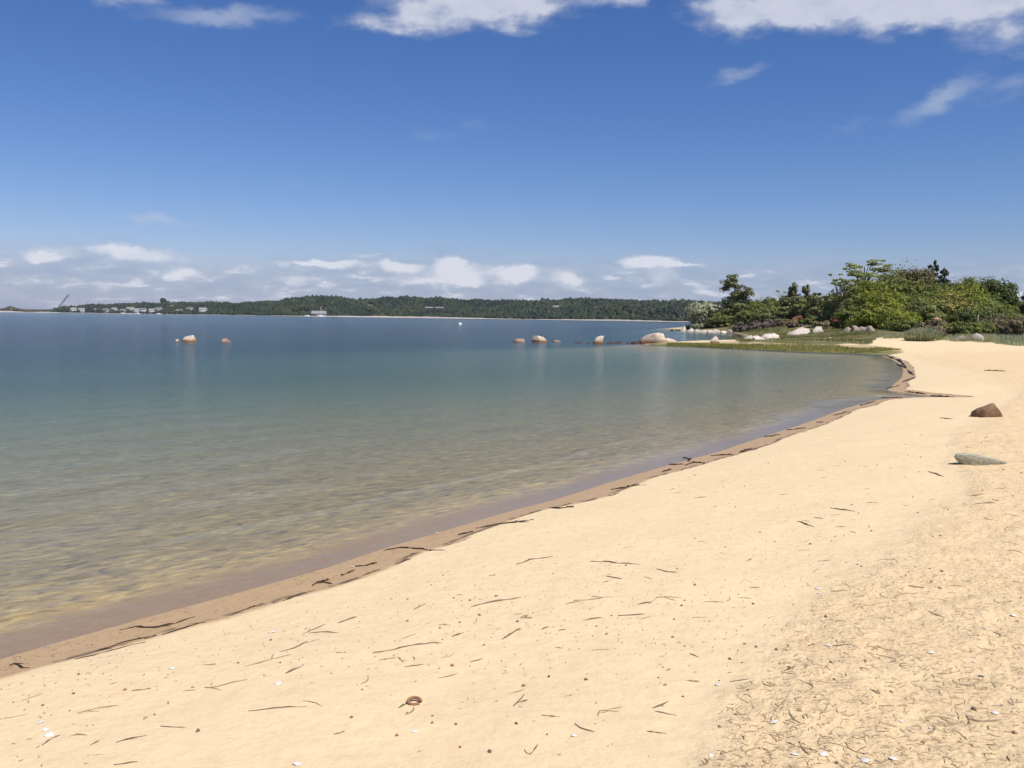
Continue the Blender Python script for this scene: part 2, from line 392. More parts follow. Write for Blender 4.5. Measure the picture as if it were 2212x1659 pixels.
TT, RR = np.meshgrid(tf, rg, indexing='ij')
GX, GY = RR * np.sin(TT), RR * np.cos(TT)
GZ, GSD, GL = shape_height(GX, GY)
gu, gv, gf = proj(GX, GY, GZ)
GVEG = veg_mask(gu, gv, gf, GSD)
beh = (np.abs(TT) > R(33)) & (GY > 45) & (GX > 0) & (GSD > 8)
GVEG = np.maximum(GVEG, beh * 1.0); GVEG = np.where((GX < 0) & (GY > 0), 0, GVEG)
GALG = poly_soft(gu, gv + 2.2 * fbm(gu * .02, gv * .1, 91, 3), ALG_POLY, 1.3) * (gf > 20)
GALG = np.maximum(GALG, ss(.35, .05, GZ) * (gf > 62) * (gu > 1380) * (GSD > -3) * (gv < 742) * (gu < 1640) * .8)
MUD_POLY = [(1400, 737), (1500, 738), (1600, 736), (1700, 741), (1800, 744), (1895, 747), (1955, 758), (1900, 768), (1400, 760)]
GALG = np.maximum(GALG, .55 * poly_soft(gu, gv + 2.5 * fbm(gu * .02, gv * .1, 95, 3), MUD_POLY, 1.5) * (gf > 20))
na, nr = GX.shape
idx = np.arange(na * nr).reshape(na, nr)
fc = np.stack([idx[:-1, :-1], idx[1:, :-1], idx[1:, 1:], idx[:-1, 1:]], -1).reshape(-1, 4)
ground = mesh_np('ground', np.stack([GX, GY, GZ], -1).reshape(-1, 3), fc, ground_material(), True,
                 attrs={'mask': np.stack([GVEG, np.maximum(GL, 0), GALG], -1).reshape(-1, 3)})
tag(ground, kind='structure')
LR = np.log(rg)
def hgt(x, y):
    x = np.asarray(x, float); y = np.asarray(y, float)
    t = np.interp(np.arctan2(x, y), tf, np.arange(na)); r = np.interp(np.log(np.hypot(x, y) + 1e-6), LR, np.arange(nr))
    i = np.clip(t.astype(int), 0, na - 2); j = np.clip(r.astype(int), 0, nr - 2); a = t - i; c = r - j
    return (GZ[i, j] * (1 - a) + GZ[i + 1, j] * a) * (1 - c) + (GZ[i, j + 1] * (1 - a) + GZ[i + 1, j + 1] * a) * c
def gfield(F, x, y):
    t = np.interp(np.arctan2(x, y), tf, np.arange(na)); r = np.interp(np.log(np.hypot(x, y) + 1e-6), LR, np.arange(nr))
    return F[np.clip(np.round(t).astype(int), 0, na - 1), np.clip(np.round(r).astype(int), 0, nr - 1)]
TS = np.exp(np.linspace(math.log(2.0), math.log(400.0), 320))
def on_ground(u, v):
    u = np.atleast_1d(np.asarray(u, float)); v = np.atleast_1d(np.asarray(v, float))
    d = ray(u, v)
    P = d[:, None, :] * TS[None, :, None]
    below = (P[..., 2] + CAMZ) < np.maximum(hgt(P[..., 0], P[..., 1]), 0.0)
    k = np.argmax(below, 1); k = np.where(below.any(1), k, len(TS) - 1)
    ar = np.arange(len(u)); k0 = np.maximum(k - 1, 0)
    gap = lambda kk: P[ar, kk, 2] + CAMZ - np.maximum(hgt(P[ar, kk, 0], P[ar, kk, 1]), 0.0)
    g0, g1 = gap(k0), gap(k); fr_ = np.clip(g0 / np.where(np.abs(g0 - g1) < 1e-9, 1, g0 - g1), 0, 1)[:, None]
    q = P[ar, k0] * (1 - fr_) + P[ar, k] * fr_
    return np.stack([q[:, 0], q[:, 1], hgt(q[:, 0], q[:, 1])], -1)

# ----------------------------------------------------------------------------------------------
# water
# ----------------------------------------------------------------------------------------------
tw = np.radians(np.concatenate([np.arange(-180, -46, 6.0), np.arange(-46, -34, 1.0), np.linspace(-34, 34, 360), np.arange(35, 46, 1.0), np.arange(46, 180.1, 6.0)]))
tw[-1] = math.pi; tw = np.unique(np.round(tw, 9))
rw = np.concatenate([np.linspace(.05, 3, 6)[:-1], 3 * np.exp(np.arange(0, 2.6, .0085)), 3 * np.exp(np.arange(2.6, 7.6, .06))])
TW, RW = np.meshgrid(tw, rw, indexing='ij')
WX, WY = RW * np.sin(TW), RW * np.cos(TW)
wsd = sdist(WX, WY, shore)
off = np.maximum(-wsd, 0)
fade = np.exp(-(RW / 17.0) ** 1.6)
ph = off + .5 * fbm(WX * .5, WY * .5, 101, 3)
lap = .018 * np.exp(-((ph - .75) / .075) ** 2) * ss(-.22, .2, vnoise(WX * .4, WY * .4, 7)) + .012 * np.exp(-((ph - 1.5) / .10) ** 2) * ss(-.1, .25, vnoise(WX * .35, WY * .35, 8))
swell = .006 * fbm(WX * .9 + .6 * WY, WY * 1.1 - .6 * WX, 111, 3) + .003 * np.sin(ph * 5.2 + 3 * fbm(WX * .3, WY * .3, 121, 2))
WZ = fade * (lap + swell * ss(.3, 3.0, off))
calm = 1 - ss(.25, 1.5, off + .6 * fbm(WX * .5, WY * .5, 131, 2))
calm = np.maximum(calm, .9 * ss(11.0, 14.0, WX - .12 * (WY - 60)) * ss(60, 70, WY) * (1 - ss(110, 130, WY)))
ma, mr = WX.shape
nw = ma * mr
idx = np.arange(nw).reshape(ma, mr)
f1 = np.stack([idx[:-1, :-1], idx[1:, :-1], idx[1:, 1:], idx[:-1, 1:]], -1).reshape(-1, 4)
tp = np.stack([WX, WY, WZ], -1).reshape(-1, 3)
bt = tp.copy(); bt[:, 2] = -14.0
ring = idx[:, -1]
side = np.stack([ring[:-1], ring[1:], ring[1:] + nw, ring[:-1] + nw], -1)
inner = idx[:, 0]
ins = np.stack([inner[:-1], inner[:-1] + nw, inner[1:] + nw, inner[1:]], -1)
water = mesh_np('sea_water', np.concatenate([tp, bt]), np.concatenate([f1, f1[:, ::-1] + nw, side, ins]), water_material(), True,
                attrs={'calm': np.concatenate([calm.ravel(), calm.ravel()])[:, None].repeat(3, 1)})
tag(water, kind='structure')

# ----------------------------------------------------------------------------------------------
# far shore: hills with woodland
# ----------------------------------------------------------------------------------------------
rng = np.random.default_rng(7)
FU = np.array([-1500, -200, 0, 300, 600, 1000, 1250, 1450, 1700, 2400, 3600])
FD = np.array([1900, 1550, 1450, 1430, 1150, 1060, 980, 800, 720, 680, 680])
SKU = np.array([-1500, -60, 0, 30, 60, 110, 160, 250, 350, 500, 600, 700, 770, 870, 1000, 1150, 1250, 1310, 1400, 1500, 1650, 2000, 3600])
SKV = np.array([668, 668, 668, 665, 669, 669, 661, 655, 652, 653, 648, 639, 646, 642, 648, 648, 645, 643, 649, 650, 652, 655, 680])
def hor_v(u): return 686.0 + (u - CX) * math.tan(ROLL)
def far_shore(u): return np.interp(u, FU, FD)
TREE_H = 7.0
def far_height(u, t):
    D = far_shore(u); Dr = D + 420
    sky_z = (hor_v(u) - np.interp(u, SKU, SKV)) / FPX * Dr + CAMZ
    ridge = np.maximum(sky_z - TREE_H * (u > 115), 2.0)
    tt = np.clip(t, 0, 1.6)
    prof = np.where(tt < 1, ss(-.15, 1.0, tt), 1 - .5 * ss(1, 1.6, tt))
    z = ridge * prof
    front = np.interp(u, [-200, 100, 300, 600, 900, 1300, 1700], [1.5, 2, 6, 7, 7, 10, 12]) * ss(.02, .22, tt) * (1 - .0 * tt)
    z = np.maximum(z * ss(.12, .8, tt), np.minimum(front, ridge * .8))
    z = z + (ss(.1, .4, tt) * 2.2 * fbm(u * .012, tt * 4, 201, 3)) * (u > 120)
    return np.where(t <= 0, -2.0 + 0 * z, np.maximum(z, 0) + .9 * ss(0, .015, t))
def far_xyz(u, t):
    D = far_shore(u) + 420 * t
    x = (np.asarray(u) - CX) / FPX * D * 1.003
    return np.stack([x, D, far_height(u, t)], -1)
uu = np.linspace(-1500, 3600, 700); tt_ = np.concatenate([[-.05, 0.0, .004, .015, .03], np.linspace(.05, 1.6, 40)])
UU, TTT = np.meshgrid(uu, tt_, indexing='ij')
hv = far_xyz(UU, TTT).reshape(-1, 3)
ii = np.arange(len(uu) * len(tt_)).reshape(len(uu), len(tt_))
hf = np.stack([ii[:-1, :-1], ii[1:, :-1], ii[1:, 1:], ii[:-1, 1:]], -1).reshape(-1, 4)
def hills_material():
    m, b = new_mat('far_hill_ground')
    pos = b.n('ShaderNodeNewGeometry').outputs['Position']
    z = b.n('ShaderNodeSeparateXYZ', None, Vector=pos).outputs[2]
    g = b.mix(b.noise(pos, .02, 4, .6), (.045, .065, .022), (.10, .085, .035))
    c = b.mix(b.ramp(b.math('ADD', z, b.math('MULTIPLY', b.noise(pos, .01, 3), 2.4)), 1.6, 3.2), (.26, .235, .19), g)
    p = b.n('ShaderNodeBsdfPrincipled', None, Base_Color=c, Roughness=.95)
    b.n('ShaderNodeOutputMaterial', None, Surface=p.outputs[0])
    return m
hills = tag(mesh_np('hills', hv, hf, hills_material(), True), kind='structure')

# unit crown shape
def ico(sub):
    import bmesh
    bm = bmesh.new(); bmesh.ops.create_icosphere(bm, subdivisions=sub, radius=1.0)
    bm.verts.ensure_lookup_table()
    v = np.array([q.co[:] for q in bm.verts]); f = np.array([[q.index for q in fc_.verts] for fc_ in bm.faces]); bm.free()
    return v, f
ICO1, ICO2, ICO3, ICO4 = ico(1), ico(2), ico(3), ico(4)
def crowns(name, pts, rad, hts, tints, base, jit, mat):
    bv, bf = base
    n = len(pts)
    sc = np.stack([rad, rad, hts * .62], -1)[:, None, :]
    jt = 1 + jit * (rng.random((n, len(bv), 1)) - .5)
    v = pts[:, None, :] + bv[None] * jt * sc
    v[..., 2] += (hts * .45)[:, None]
    f = bf[None] + (np.arange(n) * len(bv))[:, None, None]
    tv = np.repeat(tints[:, None, :], len(bv), 1).reshape(-1, 3)
    return mesh_np(name, v.reshape(-1, 3), f.reshape(-1, bf.shape[1]), mat, False, attrs={'tint': tv})
wood_mat = leaf_mat('far_woodland', (.010, .021, .011), (.042, .055, .020), .1)
nW = 21000
wu = rng.uniform(118, 1900, nW * 2); wt = rng.random(nW * 2) ** 1.3 * 1.15 + .02
keep = (vnoise(wu * .02, wt * 9, 301) + .5 > .12) & (rng.random(nW * 2) < np.interp(wu, [118, 200, 600], [.5, .8, 1]))
wu, wt = wu[keep][:nW], wt[keep][:nW]
wp = far_xyz(wu, wt); wp[:, 2] -= .6
wr = rng.uniform(1.7, 4.6, len(wu)); wh = rng.uniform(3.5, 7.0, len(wu)) * (1 + .9 * vnoise(wu * .035, wt * 6, 331)) * np.interp(wt, [0, .06, .2], [.45, .8, 1])
tn = np.clip(.35 + 1.3 * vnoise(wu * .03, wt * 14, 311) + rng.normal(0, .22, len(wu)), 0, 1)
tag(crowns('far_woodland', wp, wr, wh, np.stack([tn] * 3, -1), ICO1, .75, wood_mat),
    'dark green wood covering the low hills across the bay', 'wood', kind='stuff')
# lone taller tree crown on the skyline
su = 355.0
sp_ = far_xyz(np.array([su]), np.array([1.0])); sp_[:, 2] += 3
o = crowns('skyline_tree', sp_ * 0, np.array([6.0]), np.array([11.0]), np.array([[.1] * 3]), ICO2, .6, wood_mat)
o.location = sp_[0]; tag(o, 'lone taller tree crown standing above the far wooded skyline', 'tree')

# ----------------------------------------------------------------------------------------------
# generic builders
# ----------------------------------------------------------------------------------------------
def box(x0, x1, y0, y1, z0, z1):
    v = np.array([(x, y, z) for x in (x0, x1) for y in (y0, y1) for z in (z0, z1)], float)
    f = np.array([(0, 1, 3, 2), (4, 6, 7, 5), (0, 4, 5, 1), (2, 3, 7, 6), (0, 2, 6, 4), (1, 5, 7, 3)])
    return v, f
def join(parts):
    vs_, fs, n = [], [], 0
    for v, f in parts:
        vs_.append(v); fs.append(f + n); n += len(v)
    return np.concatenate(vs_), np.concatenate(fs)
def tube(pts, rads, sides=6, flat=1.0, cap=True):
    pts = np.asarray(pts, float); n = len(pts)
    rads = np.broadcast_to(np.asarray(rads, float), (n,))
    vs_ = []
    for i in range(n):
        t = pts[min(i + 1, n - 1)] - pts[max(i - 1, 0)]; t = t / (np.linalg.norm(t) + 1e-9)
        ref = np.array([0, 0, 1.0]) if abs(t[2]) < .9 else np.array([1.0, 0, 0])
        a = np.cross(t, ref); a /= np.linalg.norm(a); b = np.cross(a, t)
        for k in range(sides):
            an = 2 * math.pi * k / sides
            vs_.append(pts[i] + rads[i] * (math.cos(an) * a + flat * math.sin(an) * b))
    fs = [(i * sides + k, i * sides + (k + 1) % sides, (i + 1) * sides + (k + 1) % sides, (i + 1) * sides + k) for i in range(n - 1) for k in range(sides)]
    vs_ = np.array(vs_); fs = np.array(fs)[:, ::-1]
    if cap:
        c0 = len(vs_); vs_ = np.concatenate([vs_, [pts[0], pts[-1]]])
        e = (n - 1) * sides
        fs = np.concatenate([fs, [(c0, k, (k + 1) % sides, (k + 1) % sides) for k in range(0)] or np.zeros((0, 4), int)])
        q = []
        for k in range(0, sides, 2):
            q.append((c0, k, (k + 1) % sides, (k + 2) % sides)); q.append((c0 + 1, e + (k + 2) % sides, e + (k + 1) % sides, e + k))
        fs = np.concatenate([fs, np.array(q)])
    return vs_, fs

# ----------------------------------------------------------------------------------------------
# houses, crane, boats on the far shore
# ----------------------------------------------------------------------------------------------
M_WHITE = simple_mat('white_clapboard', (.50, .50, .51), (.44, .44, .46), .6, .7)
M_GREYW = simple_mat('weathered_shingle', (.30, .28, .29), (.22, .21, .22), .6, .85)
M_PALEW = simple_mat('pale_shingle', (.36, .34, .34), (.29, .28, .285), .6, .85)
M_ROOF = simple_mat('grey_roof', (.20, .19, .20), (.14, .135, .15), .5, .8)
M_ROOFL = simple_mat('pale_roof', (.30, .29, .30), (.24, .235, .245), .5, .8)
M_ROOFG = simple_mat('weathered_roof', (.28, .265, .27), (.22, .21, .215), .5, .85)
M_GLASS = simple_mat('dark_window', (.03, .04, .05), (.05, .06, .08), 2.0, .15)
M_BRICK = simple_mat('brick', (.26, .12, .08), (.2, .1, .07), 2.0, .85)
def house(u, t, wd, dp, hw, hr, wall, roof, label, group=None, rz=0.0, zoff=0.0, name='house'):
    p = far_xyz(np.array([float(u)]), np.array([t]))[0]
    e = empty(name, (p[0], p[1], p[2] - .3 + zoff), rz); tag(e, label, 'house', group)
    mesh_np('wall', *box(-wd / 2, wd / 2, -dp / 2, dp / 2, 0, hw), wall, parent=e)
    ov = .5
    rv = np.array([(-wd / 2 - ov, -dp / 2 - ov, hw), (wd / 2 + ov, -dp / 2 - ov, hw), (wd / 2 + ov, dp / 2 + ov, hw), (-wd / 2 - ov, dp / 2 + ov, hw),
                   (-wd / 2 - ov, 0, hw + hr), (wd / 2 + ov, 0, hw + hr)], float)
    rv2 = rv.copy(); rv2[:4, 2] += .01
    ro = mesh_np('roof', rv2, np.array([(0, 1, 5, 4), (2, 3, 4, 5), (1, 2, 5, 5), (3, 0, 4, 4), (0, 3, 2, 1)])[:2], roof, parent=e)
    gb = np.array([(0, 1, 5, 4), (2, 3, 4, 5)])
    for tri in ((1, 2, 5), (3, 0, 4)): mesh_np('gable', (rv2 * np.array([.96, .9, 1.0]))[list(tri)], np.array([(0, 1, 2)]), wall, parent=e)
    mesh_np('chimney', *box(wd * .2, wd * .2 + 1.0, -.5, .5, hw, hw + hr + 1.0), M_BRICK, parent=ro)
    n = max(2, int(wd // 3.2))
    for k in range(n):
        x = -wd / 2 + (k + .5) * wd / n
        mesh_np('window', *box(x - .55, x + .55, -dp / 2 - .06, -dp / 2 + .05, hw * .42, hw * .42 + 1.5), M_GLASS, parent=e)
    mesh_np('door', *box(-.5 + wd * .08, .5 + wd * .08, -dp / 2 - .05, -dp / 2 + .05, 0.1, 2.2), M_GREYW, parent=e)
    return e
house(441, .06, 10, 8, 6.5, 3.0, M_WHITE, M_ROOFL, 'bright white two storey house by the far shoreline')
house(372, .30, 9, 7, 5, 2.6, M_WHITE, M_ROOFL, 'small white house set up the far slope among dark trees')
house(937, .42, 26, 9, 5, 3.0, M_PALEW, M_ROOFL, 'long pale grey house high on the far wooded slope')
house(1203, .30, 13, 9, 5, 3.0, M_PALEW, M_ROOFL, 'grey house half hidden by trees on the far hillside')
house(1400, .40, 20, 8, 4.5, 3.0, M_GREYW, M_ROOFL, 'long low house with pale roof on the far hill near the treed point')
house(690, .02, 18, 10, 3.2, 3.6, M_GREYW, M_ROOFG, 'grey boathouse with a broad pale roof at the far water edge', name='boathouse')
SH = 'pale house among trees in the village strung along the far shore'
for u, t, wd in ((212, .05, 9), (232, .03, 10), (250, .08, 8), (268, .04, 9), (285, .10, 11), (298, .03, 8), (312, .06, 9), (331, .03, 8), (346, .10, 10), (390, .05, 9), (412, .11, 9), (180, .04, 9), (163, .03, 8)):
    k = rng.integers(0, 3)
    house(u, t, wd, 7, 4.4 + rng.random() * 1.5, 2.6, (M_PALEW, M_GREYW, M_WHITE)[k] if u not in (250, 312) else M_WHITE, (M_ROOF, M_ROOFL)[rng.integers(0, 2)], SH, 'village houses along the far shore', R(rng.uniform(-25, 25)))
for u, t in ((690 - 33, .36), (690 - 20 + 390, .33)):
    house(u if u < 700 else 1295, t, 8, 6, 4, 2.4, M_PALEW, M_ROOFL, 'tiny pale cottage in a clearing of the far wood', 'cottages in the far wood')
# sandbar dunes at the far left: pale sand bank with dark scrub
M_SANDF = simple_mat('far_sand', (.40, .36, .31), (.33, .30, .26), .1, .95)
M_SCRUB = leaf_mat('dune_scrub', (.04, .04, .025), (.10, .085, .05), .1)
def sand_bank(u0, u1, h, t, name, label):
    us = np.linspace(u0, u1, 40); c = far_xyz(us, np.full(40, t)); q = np.sin(np.linspace(0, math.pi, 40)) ** .5
    o = c.mean(0); rows = []
    for dy, k in ((-14, 0), (-8, .7), (0, 1.0), (9, .8), (16, 0)):
        rr = c.copy(); rr[:, 1] += dy; rr[:, 2] = -.4 + (h + .4) * k * q * (1 + .35 * vnoise(us * .15, us * 0 + dy, 77)); rows.append(rr - [o[0], o[1], 0])
    V = np.stack(rows, 1).reshape(-1, 3); I = np.arange(200).reshape(40, 5)
    F_ = np.stack([I[:-1, :-1], I[1:, :-1], I[1:, 1:], I[:-1, 1:]], -1).reshape(-1, 4)
    return tag(mesh_np(name, V, F_, M_SANDF, True, loc=(o[0], o[1], 0)), kind='structure')
sand_bank(-120, 62, 3.0, .02, 'sandbar', ''); sand_bank(70, 140, 1.6, .015, 'sandbar', ''); sand_bank(262, 300, 1.2, .01, 'sandbar', '')
sand_bank(620, 1110, 1.7, .005, 'far_beach', ''); sand_bank(1150, 1480, 1.4, .003, 'far_beach', '')
su_ = np.concatenate([rng.normal(27, 11, 60), rng.uniform(-120, 140, 90)]); st = rng.uniform(.06, .16, 150)
sp2 = far_xyz(su_, st); big_ = np.exp(-((su_ - 27) / 14) ** 2)
tag(crowns('dune_scrub', sp2, rng.uniform(3, 5, 150), 2.2 + 5 * big_, rng.random((150, 1)).repeat(3, 1), ICO1, .6, M_SCRUB), 'dark scrub on the low sandbar across the bay', 'scrub', kind='stuff')
# crane
M_STEEL = simple_mat('grey_steel', (.16, .18, .20), (.11, .12, .14), .8, .5)
def crane():
    b0 = far_xyz(np.array([121.0]), np.array([.05]))[0]
    e = tag(empty('crane', b0), 'tall crane with leaning lattice boom on the far sandbar', 'crane')
    for sy in (-2.6, 1.5): mesh_np('track', *box(-4, 4, sy, sy + 1.1, 0, 1.2), M_STEEL, parent=e)
    mesh_np('body', *box(-4.5, 3, -1.8, 1.8, 1.15, 4.2), M_STEEL, parent=e)
    cb = mesh_np('cab', *box(2.0, 4.2, -2.8, -1.75, 1.5, 4.0), M_WHITE, parent=e)
    mesh_np('window', *box(2.3, 3.9, -2.86, -2.78, 2.6, 3.7), M_GLASS, parent=cb)
    A = np.array([2.5, 0, 2.5]); B = np.array([25.5, 0, 30.0]); L = np.linalg.norm(B - A); d = (B - A) / L
    s1 = np.array([0, 1, 0.]); s2 = np.cross(d, s1)
    parts = []
    for i, j in ((1, 1), (1, -1), (-1, 1), (-1, -1)):
        w_ = .95
        parts.append(tube([A + .4 * (i * s1 + j * s2), A + d * 5 + w_ * (i * s1 + j * s2), B - d * 4 + w_ * (i * s1 + j * s2), B + .3 * (i * s1 + j * s2)], .20, 4))
    nb = 16
    for k in range(nb):
        a, c = A + d * (3 + (L - 6) * k / nb), A + d * (3 + (L - 6) * (k + 1) / nb)
        for j in (1, -1):
            parts.append(tube([a + .9 * (s1 * (1 if k % 2 else -1) + j * s2), c + .9 * (s1 * (-1 if k % 2 else 1) + j * s2)], .12, 4))
            parts.append(tube([a + .9 * (s2 * (1 if k % 2 else -1) + j * s1), c + .9 * (s2 * (-1 if k % 2 else 1) + j * s1)], .12, 4))
    mesh_np('boom', *join(parts), M_STEEL, parent=e)
    hk = mesh_np('hoist_cable', *tube([B + [.6, 0, 0], B + [.6, 0, -9]], .10, 4), M_STEEL, parent=e)
    mesh_np('hook', *box(B[0] + .2, B[0] + 1.0, -.4, .4, B[2] - 10.2, B[2] - 8.9), M_STEEL, parent=hk)
    mesh_np('mast', *tube([[-3, 0, 4], [-6, 0, 11], ], .25, 4), M_STEEL, parent=e)
    mesh_np('stay_cable', *tube([[-6, 0, 11], B], .07, 4), M_STEEL, parent=e)
crane()
# boats
M_HULL = simple_mat('white_gelcoat', (.80, .80, .80), (.74, .74, .75), 1.0, .35)
M_WOODD = simple_mat('varnished_wood', (.20, .11, .05), (.28, .16, .08), 3.0, .5)
def hull(L, Bm, H):
    xs = np.linspace(-1, 1, 13); rows = []
    for x in xs:
        wv_ = (1 - max(0, x) ** 2.2) * (1 - .25 * max(0, -x) ** 2); sh = .15 * x * x
        rows.append([(x * L / 2, s * Bm / 2 * wv_ * k, H * (z + sh * (z > 0))) for s, k, z in ((-1, 1, 1), (-1, .85, .35), (-1, .3, -.35), (1, .3, -.35), (1, .85, .35), (1, 1, 1))])
    V = np.array(rows).reshape(-1, 3); I = np.arange(13 * 6).reshape(13, 6)
    F_ = np.stack([I[:-1, :], I[1:, :], np.roll(I, -1, 1)[1:, :], np.roll(I, -1, 1)[:-1, :]], -1).reshape(-1, 4)
    return V, F_
def sailboat(u, t, label):
    p = far_xyz(np.array([float(u)]), np.array([t]))[0]
    e = tag(empty('sailboat', (p[0], p[1], 0.0), R(20)), label, 'sailboat')
    mesh_np('hull', *hull(9, 2.8, 1.1), M_HULL, True, e)
    mesh_np('cabin', *box(-1.5, 2, -.8, .8, 1.0, 1.7), M_HULL, parent=e)
    mesh_np('mast', *tube([[.6, 0, .9], [.6, 0, 13.0]], .14, 6), M_HULL, parent=e)
    mesh_np('boom', *tube([[.6, 0, 2.2], [-3.4, 0, 2.3]], .12, 6), M_HULL, parent=e)
sailboat(693, -.03, 'white sailboat with bare mast moored before the far boathouse')
def motorboat(u, t, label, group=None):
    p = far_xyz(np.array([float(u)]), np.array([t]))[0]
    e = tag(empty('motorboat', (p[0], p[1], 0.0), R(8)), label, 'motorboat', group)
    mesh_np('hull', *hull(7, 2.4, 1.0), M_HULL, True, e)
    cb = mesh_np('cabin', *box(-.6, 1.6, -.8, .8, .9, 2.0), M_HULL, parent=e)
    mesh_np('window', *box(-.3, 1.3, -.84, -.78, 1.4, 1.85), M_GLASS, parent=cb)
    mesh_np('engine', *box(-3.9, -3.3, -.3, .3, .2, 1.4), M_STEEL, parent=e)
motorboat(664, -.02, 'white motorboat lying beside the far boathouse')
motorboat(345, -.02, 'small white motorboat moored off the far village', 'motorboats off the far village')
motorboat(300, -.03, 'small white motorboat moored off the far village', 'motorboats off the far village')
motorboat(268, -.02, 'small white motorboat moored off the far village', 'motorboats off the far village')
bp = on_plane(np.array([994.0]), np.array([701.5]))[0]
e = tag(empty('mooring_buoy', (bp[0], bp[1], 0)), 'small white mooring buoy floating alone on the open bay', 'buoy')
mesh_np('float', ICO3[0] * [.42, .42, .36] + [0, 0, .18], ICO3[1], M_HULL, True, e)
mesh_np('pole', *tube([[0, 0, .55], [0, 0, 1.0]], .05, 6), M_STEEL, parent=e)

# ----------------------------------------------------------------------------------------------
# boulders
# ----------------------------------------------------------------------------------------------
def rock_mat(name, top_c, top_c2, low_c, band=.45, soft=.15):
    m, b = new_mat(name)
    g = b.n('ShaderNodeTexCoord').outputs['Generated']; ob = b.n('ShaderNodeTexCoord').outputs['Object']
    z = b.n('ShaderNodeSeparateXYZ', None, Vector=g).outputs[2]
    n1 = b.noise(ob, 3.0, 5, .65)
    c = b.mix(b.ramp(n1, .38, .66), top_c, top_c2)
    c = b.mix(b.ramp(b.noise(ob, 30.0, 3, .7), .56, .7, 0, .5), c, tuple(x * .45 for x in top_c2))
    zz = b.math('ADD', z, b.math('MULTIPLY', b.math('SUBTRACT', n1, .5), .5))
    c = b.mix(b.ramp(zz, band - soft, band + soft, 1.0, 0.0), c, low_c)
    bn = b.n('ShaderNodeBump', None, Strength=.8, Distance=.05, Height=b.noise(ob, 9.0, 6, .68)).outputs[0]
    p = b.n('ShaderNodeBsdfPrincipled', None, Base_Color=c, Roughness=.88, Normal=bn)
    p.inputs['Specular IOR Level'].default_value = .25
    b.n('ShaderNodeOutputMaterial', None, Surface=p.outputs[0])
    return m
RM_TIDE = rock_mat('tide_granite', (.56, .48, .39), (.42, .31, .22), (.17, .085, .04), .50, .14)
RM_RUST = rock_mat('rusty_granite', (.34, .23, .165), (.24, .15, .10), (.11, .065, .04), .30, .15)
RM_DARK = rock_mat('weedy_stone', (.09, .06, .05), (.05, .035, .035), (.03, .022, .02), .2, .2)
RM_WHITE = rock_mat('white_granite', (.60, .53, .46), (.44, .37, .31), (.36, .27, .19), .08, .08)
RM_BROWN = rock_mat('brown_boulder', (.24, .145, .085), (.15, .085, .05), (.17, .09, .05), .30, .15)
RM_GREY = rock_mat('grey_green_stone', (.38, .36, .27), (.26, .25, .19), (.13, .11, .065), .05, .06)
RM_PINK = rock_mat('pink_granite', (.33, .26, .21), (.22, .175, .14), (.13, .10, .07), .15, .15)
def rock_shape(seed, w_, d_, h_, cuts=7, base=ICO3, peak=0.0, rough=.16):
    rg_ = np.random.default_rng(seed)
    v, f = base[0].copy(), base[1]
    for _ in range(cuts):
        n = rg_.normal(size=3); n[2] = abs(n[2]) * .9; n /= np.linalg.norm(n); dd = rg_.uniform(.45, .8)
        over = v @ n - dd
        v = v - np.maximum(over, 0)[:, None] * n * .92
    k = vnoise(v[:, 0] * 2.2 + seed, v[:, 1] * 2.2 + v[:, 2] * 1.7, seed) + .5 * vnoise(v[:, 0] * 5 + seed, v[:, 2] * 5 - v[:, 1] * 4, seed + 3)
    v = v * (1 + rough * k)[:, None]
    v[:, 0] -= v[:, 0].min(); v[:, 0] = v[:, 0] / v[:, 0].max() - .5
    v[:, 1] -= v[:, 1].min(); v[:, 1] = v[:, 1] / v[:, 1].max() - .5
    v[:, 2] = v[:, 2] / v[:, 2].max()
    v[:, 0] += peak * np.clip(v[:, 2], 0, 1) ** 2 * .25
    v[:, 2] = np.where(v[:, 2] < -.35, -.35, v[:, 2])
    return v * [w_, d_, h_], f
def rock(u, v_, wpx, hpx, mat, label, group=None, seed=1, dfac=.8, z=None, peak=0.0, name='boulder', cuts=7, base=ICO3, rz=None, sink=.0):
    p = on_ground([u], [v_])[0] if z is None else np.append(on_plane(np.array([float(u)]), np.array([float(v_)]), z)[0], z)
    D = p[1]; w_ = wpx * D / FPX; h_ = hpx * D / FPX * .92
    V, F_ = rock_shape(seed, w_, w_ * dfac, h_, cuts, base, peak)
    o = mesh_np(name, V, F_, mat, True, loc=(p[0], p[1] + w_ * dfac * .35, p[2] - .04 * h_ - sink))
    try: o.data.set_sharp_from_angle(angle=R(38))
    except Exception: pass
    if rz is not None: o.rotation_euler = (0, 0, rz)
    return tag(o, label, 'rock', group)
rock(403, 738, 34, 16, RM_TIDE, 'big half-drowned boulder with white top standing alone far out in the bay', seed=11, z=0, peak=.6)
rock(381, 737.5, 11, 5, RM_TIDE, 'small pale stone breaking the water beside the white-topped boulder', seed=12, z=0)
rock(488, 738.5, 26, 9, RM_RUST, 'low rusty boulder awash, standing off from the white-topped boulder', seed=13, z=0)
rock(1122, 738.5, 28, 8, RM_RUST, 'low reddish rock at the outermost end of the rock bar', seed=14, z=0)
rock(1165, 738.5, 34, 15, RM_TIDE, 'rounded tan rock beside the outermost reddish rock of the bar', seed=15, z=0, cuts=4)
rock(1203, 738.5, 18, 4, RM_RUST, 'flat tan stone barely breaking the water on the rock bar', seed=16, z=0)
rock(1293, 742, 26, 19, RM_TIDE, 'upright pale rock leaning to one side midway along the rock bar', seed=17, z=0, peak=1.0)
rock(1414, 742.5, 60, 27, RM_TIDE, 'largest domed pale boulder at the end of the sand spit', seed=38, z=0, cuts=4)
